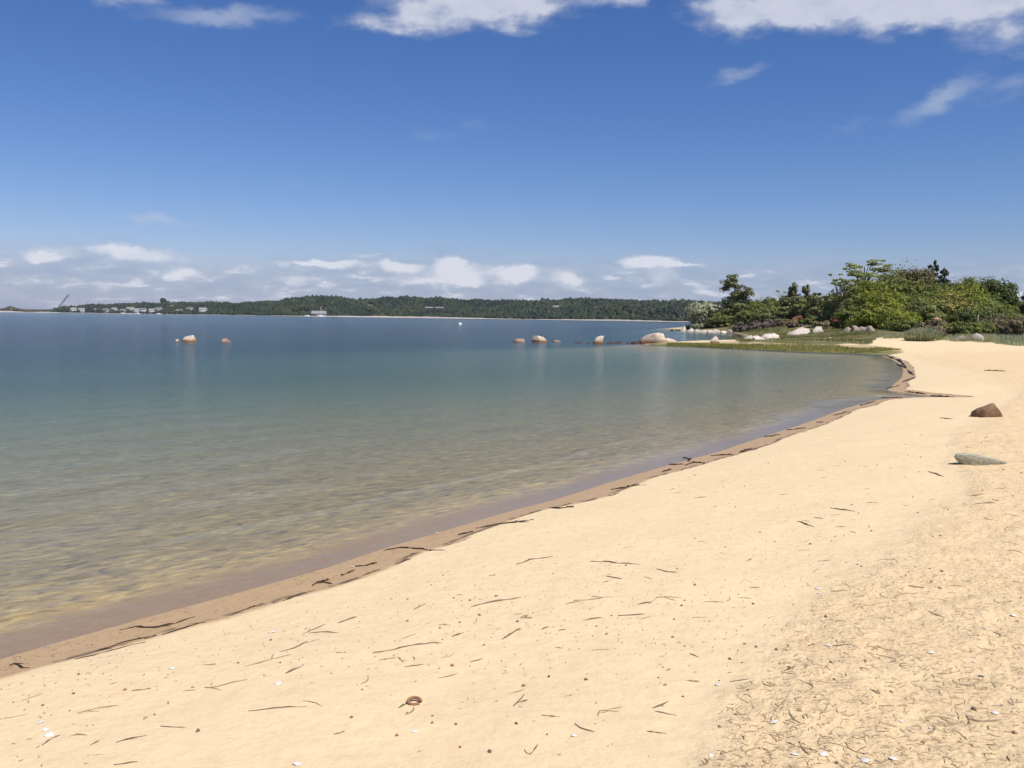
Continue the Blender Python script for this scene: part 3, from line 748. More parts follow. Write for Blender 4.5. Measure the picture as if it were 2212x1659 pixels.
rock(1448, 742, 42, 13, RM_TIDE, 'low tan boulder leaning against the largest domed boulder', seed=19, z=0)
for k, (u, wpx, hpx) in enumerate(((1250, 24, 4), (1288, 16, 3.5), (1318, 18, 5), (1334, 18, 5), (1358, 14, 4), (1372, 18, 5), (1388, 22, 8), (1375, 20, 6), (1272, 12, 2.5))):
    rock(u, 741 + .6 * (k % 3), wpx, hpx, RM_DARK, ('dark weedy stone lying alone between the tan rocks and the upright pale rock', 'dark weedy stone just seaward of the upright pale rock', 'dark weedy stone on the landward side of the upright pale rock', 'second dark weedy stone landward of the upright pale rock', 'small dark weedy stone midway to the largest boulder', 'dark weedy stone before the pair by the largest boulder', 'highest dark weedy stone against the largest domed boulder', 'dark weedy stone beside the highest one by the domed boulder', 'thin dark weedy stone between the lone one and the upright rock')[k], 'dark weedy stones of the rock bar', seed=20 + k, z=0, name='weedy_stone', base=ICO2)
for k, u in enumerate((1452, 1462, 1470)):
    rock(u, 714.5, 9, 4, RM_DARK, 'dark stone awash off the tip of the treed point', 'dark stones off the treed point', seed=60 + k, z=0, name='weedy_stone', base=ICO2)
rock(1547, 742, 27, 18, RM_TIDE, 'pointed tan rock with dark foot on the spit beside the pool', seed=31, peak=.3)
rock(1616, 735, 24, 13, RM_WHITE, 'white rounded rock at the pool end of the long white ledge', seed=32)
rock(1640, 733, 46, 9, RM_WHITE, 'low middle slab of the long white ledge on the bank', seed=33)
rock(1667, 733, 46, 15, RM_WHITE, 'peaked white rock, highest of the long white ledge', seed=34, cuts=5)
rock(1707, 724, 16, 9, RM_WHITE, 'small white stone at the foot of the white slab on the grass', seed=35)
rock(1726, 724, 50, 20, RM_WHITE, 'large slanting white slab on the grass below the trees', seed=36, peak=.9)
rock(1746, 720, 16, 12, RM_WHITE, 'squat white stone between the slanting slab and the upright rock', seed=37)
rock(1767, 720, 26, 17, RM_WHITE, 'upright white rock on the grass beside the slanting slab', seed=39, peak=.5)
for k, (u, v_, wpx, hpx) in enumerate(((1477, 715, 15, 13), (1494, 716, 20, 8), (1506, 717, 16, 8), (1520, 718, 18, 9), (1534, 718, 16, 6), (1548, 718, 20, 8), (1566, 719, 18, 6), (1580, 719, 18, 9))):
    rock(u, v_, wpx, hpx, RM_WHITE, ('brightest rounded white stone at the very tip of the treed point', 'pale stone next to the tip stone of the treed point', 'pale stone below the silvery shrub, on its seaward side', 'tallest pale stone below the silvery shrub', 'small low pale stone below the olive shrub', 'flat pale stone below the gap before the ragged cedar', 'low pale stone under the ragged cedar', 'last pale stone at the pool end of the treed point edge')[k], 'pale stones lining the treed point', seed=70 + k, base=ICO2)
for k, (u, v_, wpx, hpx) in enumerate(((1835, 717, 26, 13), (1852, 716, 22, 15), (1868, 715, 26, 11), (1885, 716, 24, 14), (1846, 707, 20, 12), (1872, 706, 20, 12))):
    rock(u, v_, wpx, hpx, RM_PINK, ('pinkish stone of the bank nearest the red leaved shrub', 'pointed pinkish stone second from the red leaved shrub', 'low broad pinkish stone in the middle of the bank', 'pinkish stone of the bank closest to the sand path', 'rear pinkish stone behind the pointed one', 'rear pinkish stone behind the low broad one')[k], 'pinkish stones of the bank', seed=80 + k, base=ICO2)
rock(2079, 736, 26, 12, RM_PINK, 'smaller dull pale rock under the dark heath shrubs', seed=91)
rock(2116, 735, 27, 18, RM_WHITE, 'brighter white rock overhanging at the foot of the heath shrubs', seed=92, peak=-.6)
rock(1795, 732, 12, 4, RM_WHITE, 'small white stone lying in the grass of the bank', seed=93, base=ICO2)
rock(2143, 901, 64, 34, RM_BROWN, 'dark brown boulder sitting on the dry sand of the upper beach', seed=108, cuts=4, base=ICO4, dfac=.9)
# flat stone: a thick wedge-edged slab
def flat_stone():
    p = on_ground([2118], [1003])[0]; D = p[1]; s = D / FPX
    out = np.array([(-54, -3), (-48, 6), (-30, 11), (0, 12), (30, 15), (50, 11), (56, 2), (34, 10), (52, 20), (20, 26), (-12, 27), (-40, 17)], float)
    out = np.array([(-54, 10), (-46, -2), (-26, -9), (6, -12), (36, -13), (54, -9), (58, 4), (40, 20), (8, 34), (-24, 32), (-46, 24)], float) * s
    n = len(out); top = np.c_[out * .94 + [0, 0], np.interp(out[:, 0], [-54 * s, -20 * s, 58 * s], [20, 21, 6]) * s]
    mid = np.c_[out, np.interp(out[:, 0], [-54 * s, -20 * s, 58 * s], [14, 13, 3]) * s]
    bot = np.c_[out * .82 + [6 * s, 0], np.full(n, -5 * s)]
    cen = np.array([[0, 8 * s, 20 * s]])
    V = np.concatenate([bot, mid, top, cen]); F_ = []
    for a in (0, n):
        for k in range(n): F_.append((a + k, a + (k + 1) % n, a + n + (k + 1) % n, a + n + k))
    for k in range(n): F_.append((2 * n + k, 2 * n + (k + 1) % n, 3 * n, 3 * n))
    import bmesh
    bm = bmesh.new(); bv = [bm.verts.new(q) for q in V]
    for q in F_: bm.faces.new([bv[i] for i in dict.fromkeys(q)])
    bm.normal_update(); bmesh.ops.recalc_face_normals(bm, faces=bm.faces)
    bmesh.ops.subdivide_edges(bm, edges=bm.edges, cuts=2, use_grid_fill=True, smooth=.0)
    for q in bm.verts: q.co += q.normal * .010 * float(vnoise(q.co.x * 14, q.co.y * 14 + q.co.z * 20, 5))
    me = bpy.data.meshes.new('flat_stone'); bm.to_mesh(me); bm.free(); me.materials.append(RM_GREY)
    for q in me.polygons: q.use_smooth = True
    me.set_sharp_from_angle(angle=R(30))
    o = bpy.data.objects.new('flat_stone', me); o.location = p; col.objects.link(o)
    tag(o, 'flat grey-green stone slab tilted out of the littered sand', 'rock')
flat_stone()
# ----------------------------------------------------------------------------------------------
# trees and shrubs
# ----------------------------------------------------------------------------------------------
M_BARK = simple_mat('brown_bark', (.10, .075, .055), (.06, .045, .035), 6.0, .9, .02)
M_BARKG = simple_mat('grey_bark', (.30, .27, .25), (.20, .18, .165), 6.0, .9, .02)
LM = {
    'bright': leaf_mat('bright_leaves', (0.128, 0.165, 0.020), (0.287, 0.299, 0.041), .3),
    'green': leaf_mat('green_leaves', (0.085, 0.116, 0.022), (0.213, 0.232, 0.051), .3),
    'dark': leaf_mat('dark_leaves', (0.051, 0.073, 0.017), (0.140, 0.165, 0.041), .22),
    'olive': leaf_mat('olive_leaves', (0.115, 0.138, 0.041), (0.276, 0.287, 0.091), .25),
    'yellow': leaf_mat('yellow_green_leaves', (0.195, 0.183, 0.037), (0.390, 0.342, 0.091), .3),
    'cedar': leaf_mat('cedar_foliage', (0.067, 0.091, 0.030), (0.232, 0.217, 0.082), .12),
    'spruce': leaf_mat('spruce_needles', (0.012, 0.029, 0.014), (0.041, 0.070, 0.032), .08),
    'silver': leaf_mat('silver_leaves', (0.246, 0.290, 0.145), (0.500, 0.500, 0.348), .25),
    'rust': leaf_mat('rusty_leaves', (.12, .105, .038), (.23, .20, .08), .25),
    'brown': leaf_mat('brown_heath', (0.122, 0.099, 0.057), (0.284, 0.234, 0.122), .15),
    'red': leaf_mat('red_leaves', (.10, .028, .018), (.24, .075, .04), .2),
    'grey': leaf_mat('grey_brush', (0.120, 0.096, 0.079), (0.239, 0.199, 0.160), .15),
    'pale': leaf_mat('pale_spring_leaves', (0.198, 0.244, 0.076), (0.396, 0.441, 0.168), .3),
}
def leaves(name, lobes, n, size, mat, parent, seed, clump=.42, aspect=.6, up=.35, mixc=.5):
    g = np.random.default_rng(seed)
    L = np.array([l[:6] for l in lobes], float)
    wt_ = L[:, 3] * L[:, 4] + L[:, 3] * L[:, 5]; wt_ /= wt_.sum()
    nc = max(6, int(n / 60))
    li = g.choice(len(L), nc, p=wt_)
    d = g.normal(size=(nc, 3)); d /= np.linalg.norm(d, axis=1)[:, None]
    rad = g.uniform(.15, 1.0, nc) ** .45
    cc = L[li, :3] + d * rad[:, None] * L[li, 3:6]
    ct = np.clip(.5 + g.normal(0, .27, nc), 0, 1)
    cs = clump * L[li, 3:6] * g.uniform(.6, 1.2, nc)[:, None]
    k = g.integers(0, nc, n)
    od = g.normal(size=(n, 3)); od /= np.linalg.norm(od, axis=1)[:, None]
    P = cc[k] + od * cs[k] * (g.random(n) ** .4)[:, None]
    nr_ = od + d[k] * .6 + g.normal(0, .55, (n, 3)) + [0, 0, up]; nr_ /= np.linalg.norm(nr_, axis=1)[:, None]
    tv = np.cross(nr_, g.normal(size=(n, 3))); tv /= np.linalg.norm(tv, axis=1)[:, None] + 1e-9
    bv = np.cross(nr_, tv)
    s = size * g.uniform(.6, 1.35, n)[:, None]
    a, b = tv * s, bv * s * aspect
    bend = nr_ * s * .25
    V = np.stack([P - a, P - b * .9 + bend, P + a, P + b * .9 + bend], 1).reshape(-1, 3)
    F_ = np.arange(n * 4).reshape(n, 4)
    t = np.clip(ct[k] * mixc + (1 - mixc) * g.random(n), 0, 1).repeat(4)
    return mesh_np(name, V, F_, mat, False, parent, attrs={'tint': np.stack([t] * 3, -1)})
def limbs(base_r, H, tips, seed, bark, parent, stems=1, lean=0.0):
    g = np.random.default_rng(seed + 500); parts = []
    for s_ in range(stems):
        ang = g.uniform(0, 6.28); sp3 = (.12 * H if stems > 1 else .03 * H)
        trunk = [np.array([math.cos(ang) * base_r * (s_ > 0), math.sin(ang) * base_r * (s_ > 0), -.3])]
        for q in (.3, .6, .85):
            trunk.append(np.array([math.cos(ang) * sp3 * q + lean * q, math.sin(ang) * sp3 * q, H * q]) + g.normal(0, .02 * H, 3) * [1, 1, 0])
        parts.append(tube(trunk, [base_r, base_r * .75, base_r * .5, base_r * .2], 6))
        for (tx, ty, tz) in tips[s_::stems]:
            q = min(max(tz / H * .62, .12), .8); jn = np.array([np.interp(q, [0, .3, .6, .85], [p[c] for p in trunk]) for c in range(3)])
            end = np.array([tx, ty, tz]); md = (jn + end) / 2 + [0, 0, .06 * H]
            parts.append(tube([jn, md, end], [base_r * .38, base_r * .22, base_r * .06], 5 if False else 6))
    return mesh_np('trunk', *join(parts), bark, True, parent)
def plant(name, u, D, vtop, wpx, kind, label, cat, group=None, seed=0, n=2600, size=.2, shape='round', depth=None, bark=None, low=.0, lean=0.0, sink=.15):
    x = at_depth(float(u), 690.0, D)[0]
    z0 = float(hgt(x, D))
    ztop = at_depth(float(u), float(vtop), D)[2]
    H = max(ztop - z0, .5) + sink; W = wpx * D / FPX * 1.22; dp = depth or W * .9; n = int(n * 1.7)
    g = np.random.default_rng(seed * 7 + 11)
    e = tag(empty(name, (x, D, z0 - sink)), label, cat, group); size *= .88
    lobes = []; bark = bark or M_BARK
    if shape == 'round':
        lobes.append((0, 0, H * .55, W * .40, dp * .40, H * .40))
        for k in range(8):
            a = g.uniform(0, 6.28); q = g.uniform(.35, .95); r = W * .30 * math.sqrt(max(0, 1 - (q - .45) ** 2 * 2.4))
            s_ = g.uniform(.18, .28)
            lobes.append((math.cos(a) * r, math.sin(a) * r, H * (.08 + .74 * q), W * s_, dp * s_, min(H * .17, W * s_)))
        for k in range(5):
            a = k * 1.26 + g.uniform(0, .6); lobes.append((math.cos(a) * W * .32, math.sin(a) * dp * .32, H * .22, W * .18, dp * .18, H * .2))
    elif shape == 'low':
        for k in range(9):
            a = g.uniform(0, 6.28); r = g.uniform(0, .38)
            lobes.append((math.cos(a) * W * r, math.sin(a) * dp * r, H * g.uniform(.25, .62), W * .2, dp * .2, H * g.uniform(.22, .36)))
    elif shape == 'cedar':
        for k in range(13):
            q = (k + .5) / 13; rr = W * .62 * (1 - q) ** .62 * g.uniform(.65, 1.1); a = g.uniform(0, 6.28)
            s_ = max(.12 * W, rr * .62)
            lobes.append((math.cos(a) * rr * .55 + lean * q, math.sin(a) * rr * .55, H * (.10 + .82 * q), s_, s_, H * .075))
        lobes.append((lean * .3, 0, H * .36, W * .26, dp * .26, H * .3)); lobes.append((lean, 0, H * .93, W * .06, W * .06, H * .07))
    elif shape == 'ragged':      # wind-torn cedar, flat plates and notches
        for q, ox, rr in ((.97, -.18, .16), (.90, -.20, .20), (.84, .02, .24), (.78, -.16, .22), (.72, .16, .25), (.64, .22, .22), (.60, -.06, .26), (.53, .18, .26), (.50, -.22, .2), (.42, .06, .32), (.34, -.12, .34), (.24, .12, .36), (.16, -.14, .36), (.10, .1, .36), (.66, .05, .2), (.3, .25, .25)):
            lobes.append((ox * W, g.uniform(-.15, .15) * W, H * q, W * rr, W * rr, H * .075))
        lobes.append((0, 0, H * .3, W * .3, W * .3, H * .22))
    elif shape == 'spruce':
        for k in range(16):
            q = k / 16; rr = W * .62 * (1 - q) ** .75
            for j in range(3):
                a = j * 2.09 + k; lobes.append((math.cos(a) * rr * .5, math.sin(a) * rr * .5, H * (.08 + .88 * q), max(.05, rr * .62), max(.05, rr * .62), H * .06))
    elif shape == 'open':        # thin open crown, flat leaf pads on visible limbs
        for k in range(22):
            a = g.uniform(0, 6.28); q = g.random(); r = W * .46 * math.sqrt(g.random()) * (1 - .35 * q)
            lobes.append((math.cos(a) * r, math.sin(a) * r * .8, H * (.48 + .48 * q), W * g.uniform(.08, .15), W * g.uniform(.08, .14), H * .028))
    tips = [l[:3] for l in lobes[1:]] if shape in ('open', 'round') else [l[:3] for l in lobes[::2]]
    limbs(max(.05, .018 * H + .012 * W), H, tips, seed, bark, e, stems=3 if shape in ('round', 'low') else (2 if shape == 'open' else 1), lean=lean)
    leaves('crown', lobes, n, size, LM[kind], e, seed, clump=.5 if shape in ('round', 'low') else .6)
    return e
G_PT = 'trees and shrubs of the point'
plant('silver_shrub', 1518, 169, 650, 70, 'silver', 'pale silvery rounded shrub at the tip of the treed point', 'shrub', None, 1, 6500, .24)
plant('cedar_tree', 1588, 167, 600, 66, 'cedar', 'tall ragged wind-torn cedar beside the silvery shrub', 'tree', None, 2, 5200, .24, 'ragged')
plant('shrub', 1556, 165, 672, 46, 'olive', 'olive shrub squeezed between the silvery shrub and the ragged cedar', 'shrub', None, 3, 2400, .2)
plant('shrub', 1612, 162, 668, 44, 'olive', 'olive shrub at the landward foot of the ragged cedar', 'shrub', None, 4, 2400, .2)
plant('shrub', 1640, 164, 650, 64, 'green', 'leafy green shrub beyond the pool, next to the ragged cedar', 'shrub', None, 5, 3400, .22)
plant('shrub', 1670, 160, 655, 60, 'green', 'leafy green shrub in front of the thin bare-limbed tree', 'shrub', None, 6, 3000, .22)
plant('thin_tree', 1690, 172, 620, 48, 'pale', 'thin pale tree with nearly bare limbs behind the green shrubs', 'tree', None, 7, 420, .18, 'open', bark=M_BARKG)
plant('cedar_tree', 1716, 158, 606, 62, 'cedar', 'dark pointed cedar, the taller of a close pair above the bare bank', 'tree', None, 8, 5200, .22, 'cedar')
plant('cedar_tree', 1742, 157, 614, 60, 'cedar', 'dark pointed cedar, the shorter of a close pair above the bare bank', 'tree', None, 9, 4800, .22, 'cedar')
plant('cedar_tree', 1694, 154, 640, 50, 'cedar', 'squat dark cedar crowding the seaward side of the cedar pair', 'tree', None, 10, 3600, .22, 'cedar')
plant('shrub', 1764, 156, 645, 46, 'dark', 'dark shrub filling the gap behind the bare orange bank', 'shrub', None, 11, 2600, .22)
plant('cedar_tree', 1790, 142, 628, 60, 'cedar', 'bushy dark cedar leaning over the bare orange bank', 'tree', None, 12, 4600, .22, 'cedar')
plant('shrub', 1822, 128, 622, 74, 'olive', 'olive shrub below the smaller open-crowned tree', 'shrub', None, 13, 3800, .2)
for k, (u, vt, wpx) in enumerate(((1600, 698, 40), (1632, 692, 46), (1664, 690, 50), (1694, 688, 46), (1712, 700, 40))):
    plant('brush', u, 140 - k, vt - 4, wpx, 'grey' if k != 3 else 'brown', ('grey brush at the foot of the ragged cedar', 'grey brush between the ragged cedar and the first leafy green shrub', 'grey brush under the two leafy green shrubs', 'browner brush below the squat dark cedar', 'low grey brush beside the bare orange bank')[k], 'shrub', 'grey brush along the treed point', 30 + k, 1500, .15, 'low')
plant('red_shrub', 1806, 112, 682, 26, 'red', 'dark red leaved shrub on the bank above the white rocks', 'shrub', None, 40, 900, .16)
plant('shrub', 1728, 141, 690, 30, 'dark', 'small dark shrub clinging to the foot of the bare orange bank', 'shrub', None, 42, 1500, .16)
plant('shrub', 1758, 139, 680, 34, 'olive', 'olive shrub hanging over one side of the bare orange bank', 'shrub', None, 43, 1900, .16)
plant('shrub', 1780, 112, 690, 40, 'brown', 'brown twiggy shrub beside the red leaved shrub', 'shrub', None, 41, 1700, .16, 'low')
# the knoll
plant('open_tree', 1868, 128, 552, 112, 'pale', 'tall open-crowned pale green tree rising above the knoll', 'tree', None, 50, 2300, .17, 'open', bark=M_BARKG)
plant('open_tree', 1816, 126, 586, 70, 'pale', 'smaller open-crowned pale tree beside the tall one', 'tree', None, 51, 1100, .17, 'open', bark=M_BARKG)
plant('shrub', 1865, 124, 596, 90, 'olive', 'dense olive bush under the tall open-crowned tree', 'shrub', None, 52, 4200, .2)
plant('shrub', 1918, 127, 580, 74, 'olive', 'olive bush between the tall open tree and the rusty crown', 'shrub', None, 53, 3600, .2)
plant('rusty_shrub', 1962, 128, 570, 96, 'rust', 'rusty brown bush crowning the top of the knoll', 'shrub', None, 54, 4800, .2)
plant('spruce_tree', 2013, 131, 553, 60, 'spruce', 'taller of two nearly black spruces on top of the knoll', 'tree', None, 55, 3600, .2, 'spruce')
plant('spruce_tree', 2034, 131, 564, 52, 'spruce', 'shorter of two nearly black spruces on top of the knoll', 'tree', None, 56, 4200, .17, 'spruce')
plant('shrub', 1990, 119, 600, 104, 'green', 'broad green bush below the pair of black spruces', 'shrub', None, 57, 4600, .2)
plant('shrub', 2062, 117, 598, 110, 'green', 'broad green bush on the inland side of the spruces', 'shrub', None, 58, 4800, .2)
plant('shrub', 2112, 116, 602, 104, 'green', 'rounded green bush midway along the inland crest', 'shrub', None, 59, 4600, .2)
plant('shrub', 2152, 115, 598, 74, 'dark', 'dark rounded bush ending the inland crest of the thicket', 'shrub', None, 60, 4200, .2)
plant('shrub', 2172, 111, 624, 40, 'dark', 'small dark bush on the outer shoulder of the thicket by tan grass', 'shrub', None, 61, 2400, .2)
plant('shrub', 1905, 113, 622, 112, 'bright', 'bright green bush low under the tall open-crowned tree', 'shrub', None, 62, 5000, .19)
plant('shrub', 1960, 108, 636, 104, 'bright', 'bright green bush above the sand path', 'shrub', None, 63, 4800, .19)
plant('shrub', 1850, 114, 634, 84, 'olive', 'olive bush leaning towards the red leaved shrub', 'shrub', None, 64, 3800, .19)
plant('shrub', 1880, 101, 664, 96, 'bright', 'low bright green bush behind the pinkish stones', 'shrub', None, 65, 4200, .17, 'low')
plant('shrub', 1935, 97, 664, 88, 'bright', 'bright green bush beside the pale post', 'shrub', None, 66, 4000, .17)
plant('shrub', 2002, 99, 642, 76, 'olive', 'thin greyish bush in front of the broad green bush', 'shrub', None, 67, 2600, .17)
plant('shrub', 2058, 101, 630, 112, 'yellow', 'yellow-green bush behind the red chair', 'shrub', None, 68, 4800, .18)
plant('shrub', 2110, 101, 640, 104, 'green', 'green bush on the inland side of the yellow-green bush', 'shrub', None, 69, 4600, .18)
plant('shrub', 2150, 103, 645, 84, 'green', 'green bush at the tan grass end of the thicket', 'shrub', None, 70, 4000, .18)
plant('shrub', 1962, 89, 690, 76, 'green', 'small leafy green bush at the head of the sand path', 'shrub', None, 71, 3000, .15)
plant('shrub', 2085, 92, 664, 84, 'dark', 'dark low bush beside the red chair', 'shrub', None, 72, 3400, .16)
plant('shrub', 2135, 92, 668, 84, 'dark', 'dark low bush behind the heath shrubs', 'shrub', None, 73, 3400, .16)
plant('shrub', 2236, 118, 622, 52, 'dark', 'dark tree-like bush past the tan grass slope', 'shrub', None, 74, 2600, .2)
plant('shrub', 2188, 152, 650, 34, 'dark', 'distant small dark bush on the tan grass crest', 'shrub', None, 75, 1400, .2)
plant('shrub', 1935, 119, 596, 90, 'green', 'green bush filling the slope below the rusty crown', 'shrub', None, 110, 4200, .2)
plant('shrub', 1888, 118, 600, 80, 'bright', 'light green bush beside the trunk of the tall open tree', 'shrub', None, 111, 4000, .2)
plant('shrub', 2030, 110, 618, 100, 'green', 'full green bush between the broad bushes and the yellow-green bush', 'shrub', None, 112, 4600, .19)
plant('shrub', 2085, 109, 616, 100, 'bright', 'fresh green bush in the middle of the thicket', 'shrub', None, 113, 4600, .19)
plant('shrub', 1920, 104, 646, 90, 'bright', 'fresh green bush above the pale post', 'shrub', None, 114, 4200, .18)
plant('shrub', 1985, 103, 640, 80, 'green', 'green bush above the head of the sand path', 'shrub', None, 115, 4000, .18)
plant('shrub', 1838, 108, 668, 60, 'green', 'green bush between the red leaved shrub and the pinkish stones', 'shrub', None, 116, 3000, .17)
plant('shrub', 1770, 148, 636, 60, 'cedar', 'brownish dark bush between the cedar pair and the bushy cedar', 'shrub', None, 117, 3400, .2)
plant('shrub', 1655, 158, 662, 60, 'olive', 'olive bush between the two leafy green shrubs', 'shrub', None, 118, 3200, .2)
plant('shrub', 1800, 134, 640, 60, 'olive', 'olive bush at the shoulder of the knoll above the bare bank', 'shrub', None, 119, 3400, .2)
plant('shrub', 1626, 166, 646, 56, 'green', 'rounded green bush standing against the ragged cedar', 'shrub', None, 120, 3600, .21)
plant('shrub', 1662, 167, 640, 60, 'olive', 'rounded olive bush in front of the thin pale tree', 'shrub', None, 121, 3800, .21)
plant('cedar_tree', 1760, 160, 628, 52, 'cedar', 'third dark cedar, just inland of the close pair', 'tree', None, 122, 4200, .22, 'cedar')
plant('shrub', 1700, 163, 644, 66, 'green', 'green bush showing between the squat cedar and the cedar pair', 'shrub', None, 123, 3800, .21)
plant('shrub', 1738, 152, 652, 50, 'olive', 'olive bush right above the bare orange bank', 'shrub', None, 124, 3400, .2)
HG = 'brown-green heath shrubs along the back of the beach'
for k, (u, D, vt, wpx, kd) in enumerate(((2010, 73, 697, 64, 'brown'), (2050, 74, 694, 70, 'olive'), (2092, 73, 690, 74, 'green'), (2132, 74, 688, 74, 'olive'), (2172, 74, 684, 80, 'brown'),
                                         (2214, 73, 678, 84, 'brown'), (2256, 73, 676, 84, 'brown'), (2300, 73, 678, 84, 'olive'), (2150, 84, 674, 90, 'brown'), (2200, 84, 668, 90, 'olive'), (2030, 84, 684, 70, 'brown'), (2350, 74, 680, 90, 'brown'))):
    lab = ('low brown heath shrub beside the rounded dune grass clump', 'low olive heath shrub behind the smaller dull pale rock', 'greenest low heath shrub, above the white overhanging rock', 'low olive heath shrub on the inland side of the greenest one',
           'low brown heath shrub in front of the tan grass slope', 'brown heath shrub beside the dark tree-like bush', 'brown heath shrub farther inland along the dune grass', 'olive heath shrub at the inland end of the heath',
           'taller brown heath shrub behind the front row, below the small dark bush', 'taller olive heath shrub behind the front row, below the tan grass', 'brown heath shrub just below the red chair', 'last brown heath shrub at the inland end of the heath')[k]
    plant('heath_shrub', u, D, vt, wpx, kd, lab, 'shrub', HG, 90 + k, 3000, .11, 'low', depth=wpx * D / FPX * 1.1)
# bare orange bank between the cedars
M_SOIL = simple_mat('orange_soil', (.40, .19, .075), (.22, .085, .04), .9, .95, .15)
def soil_bank():
    c = at_depth(1738.0, 705.0, 147.0); x0 = c[0]; z0 = float(hgt(x0, 147.0)) - .3
    nx, nz = 26, 18; V = []
    for i in range(nx):
        for j in range(nz):
            a = i / (nx - 1) * 2 - 1; q = j / (nz - 1)
            xx = a * (2.2 - .9 * q); hh = 2.4 * (1 - .5 * a * a)
            V.append((xx, 2.6 * q + .9 * float(vnoise(a * 3 + 5, q * 4, 7)) + .8 * a * a, hh * q ** .85 - .5 + .25 * float(vnoise(a * 6, q * 6, 9))))
    for i in range(nx):
        a = i / (nx - 1) * 2 - 1; V.append((a * 2.6, 6.0, -.5))
    I = np.arange(nx * nz).reshape(nx, nz)
    F_ = np.stack([I[:-1, :-1], I[1:, :-1], I[1:, 1:], I[:-1, 1:]], -1).reshape(-1, 4)
    bk = np.array([(I[i, -1], I[i + 1, -1], nx * nz + i + 1, nx * nz + i) for i in range(nx - 1)])
    o = mesh_np('soil_bank', np.array(V), np.concatenate([F_, bk]), M_SOIL, True, loc=(x0, 147.0, z0))
    tag(o, kind='structure')
soil_bank()
# beach grass on the spit, the banks and in front of the heath
def grass(name, n, us, vs_, hgt_, wid, mat, label, seed, lean=.5, field=None):
    g = np.random.default_rng(seed)
    u = g.uniform(us[0], us[1], n * 3); v = np.interp(u, [p[0] for p in vs_], [p[1] for p in vs_]) + g.random(n * 3) * np.interp(u, [p[0] for p in vs_], [p[2] for p in vs_])
    P = on_ground(u, v); vg = gfield(GVEG if field is None else field, P[:, 0], P[:, 1])
    P = P[(vg > .25) & (vnoise(P[:, 0] * .35, P[:, 1] * .35, seed) > -.22)][:n]
    n = len(P); a = g.uniform(0, 6.28, n); d = np.stack([np.cos(a), np.sin(a), 0 * a], -1)
    h_ = hgt_ * g.uniform(.5, 1.25, n)[:, None]; w_ = wid * g.uniform(.6, 1.3, n)[:, None]
    b = g.uniform(0, 6.28, n); ld = np.stack([np.cos(b), np.sin(b), 0 * b], -1) * h_ * lean * g.random(n)[:, None]
    up_ = np.array([0, 0, 1.0])
    V = np.stack([P - d * w_ - up_ * .03, P + d * w_ - up_ * .03, P + d * w_ * .7 + ld * .4 + up_ * h_ * .6, P + ld + up_ * h_], 1).reshape(-1, 3)
    t = np.clip(.5 + 1.2 * vnoise(P[:, 0] * .25, P[:, 1] * .25, seed + 1) + g.normal(0, .15, n), 0, 1).repeat(4)
    o = mesh_np(name, V, np.arange(4 * n).reshape(n, 4), mat, False, attrs={'tint': np.stack([t] * 3, -1)})
    return tag(o, label, 'grass', kind='stuff')
M_GRASS = leaf_mat('beach_grass', (.16, .19, .06), (.42, .36, .16), .4)
M_GRASSD = leaf_mat('dune_grass', (.36, .40, .22), (.54, .52, .31), .5)
grass('bank_grass', 15000, (1590, 1895), [(1590, 718, 18), (1700, 714, 27), (1800, 712, 30), (1895, 712, 30)], .17, .04, M_GRASS, 'short green and straw grass on the low bank behind the spit', 5)
grass('dune_grass', 9000, (1965, 2300), [(1965, 716, 20), (2060, 718, 20), (2212, 724, 24), (2300, 730, 26)], .26, .022, M_GRASSD, 'pale dune grass edging the foot of the heath shrubs', 6)
grass('slope_grass', 9000, (2140, 2400), [(2140, 656, 30), (2212, 654, 30), (2400, 660, 30)], .5, .06, leaf_mat('tan_grass', (.20, .15, .05), (.34, .25, .09), .25), 'tan dry grass on the open slope inland of the thicket', 7)
grass('point_grass', 4000, (1575, 1700), [(1575, 708, 9), (1700, 706, 12)], .5, .06, M_GRASS, 'green grass strip below the brush of the treed point', 8)
grass('marsh_grass', 9000, (1440, 1950), [(1440, 741, 6), (1560, 743, 9), (1700, 744, 14), (1850, 748, 15), (1950, 755, 7)], .10, .03, leaf_mat('marsh_grass', (.16, .16, .03), (.36, .32, .10), .3), 'low yellow-green marsh grass and algae along the spit edge', 9, field=GALG)
def tuft(u, v_, n, h_, r, label, seed):
    p = on_ground([u], [v_])[0]; g = np.random.default_rng(seed)
    a = g.uniform(0, 6.28, n); q = r * np.sqrt(g.random(n)); P = np.stack([np.cos(a) * q, np.sin(a) * q, 0 * a - .05], -1)
    P[:, 2] += hgt(P[:, 0] + p[0], P[:, 1] + p[1]) - p[2]
    b = g.uniform(0, 6.28, n); hh = h_ * (1 - .5 * (q / r) ** 2) * g.uniform(.6, 1.2, n); d = np.stack([np.cos(b), np.sin(b), 0 * b], -1)
    ld = (P * [1, 1, 0] / r * .5 + d * .35) * hh[:, None]
    up_ = np.stack([0 * hh, 0 * hh, hh], -1); w_ = np.stack([-np.sin(b), np.cos(b), 0 * b], -1) * .02
    V = np.stack([P - w_, P + w_, P + w_ * .7 + ld * .4 + up_ * .65, P + ld + up_], 1).reshape(-1, 3)
    t = np.clip(.5 + g.normal(0, .25, n), 0, 1).repeat(4)
    return tag(mesh_np('grass_clump', V, np.arange(4 * n).reshape(n, 4), M_GRASSD, False, loc=p, attrs={'tint': np.stack([t] * 3, -1)}), label, 'grass clump')
tuft(1992, 735, 2600, .95, 1.2, 'rounded clump of grey-green dune grass at the corner of the sand path', 3)
tuft(1940, 729, 900, .4, 1.2, 'low tuft of dune grass in the middle of the sand path', 4)

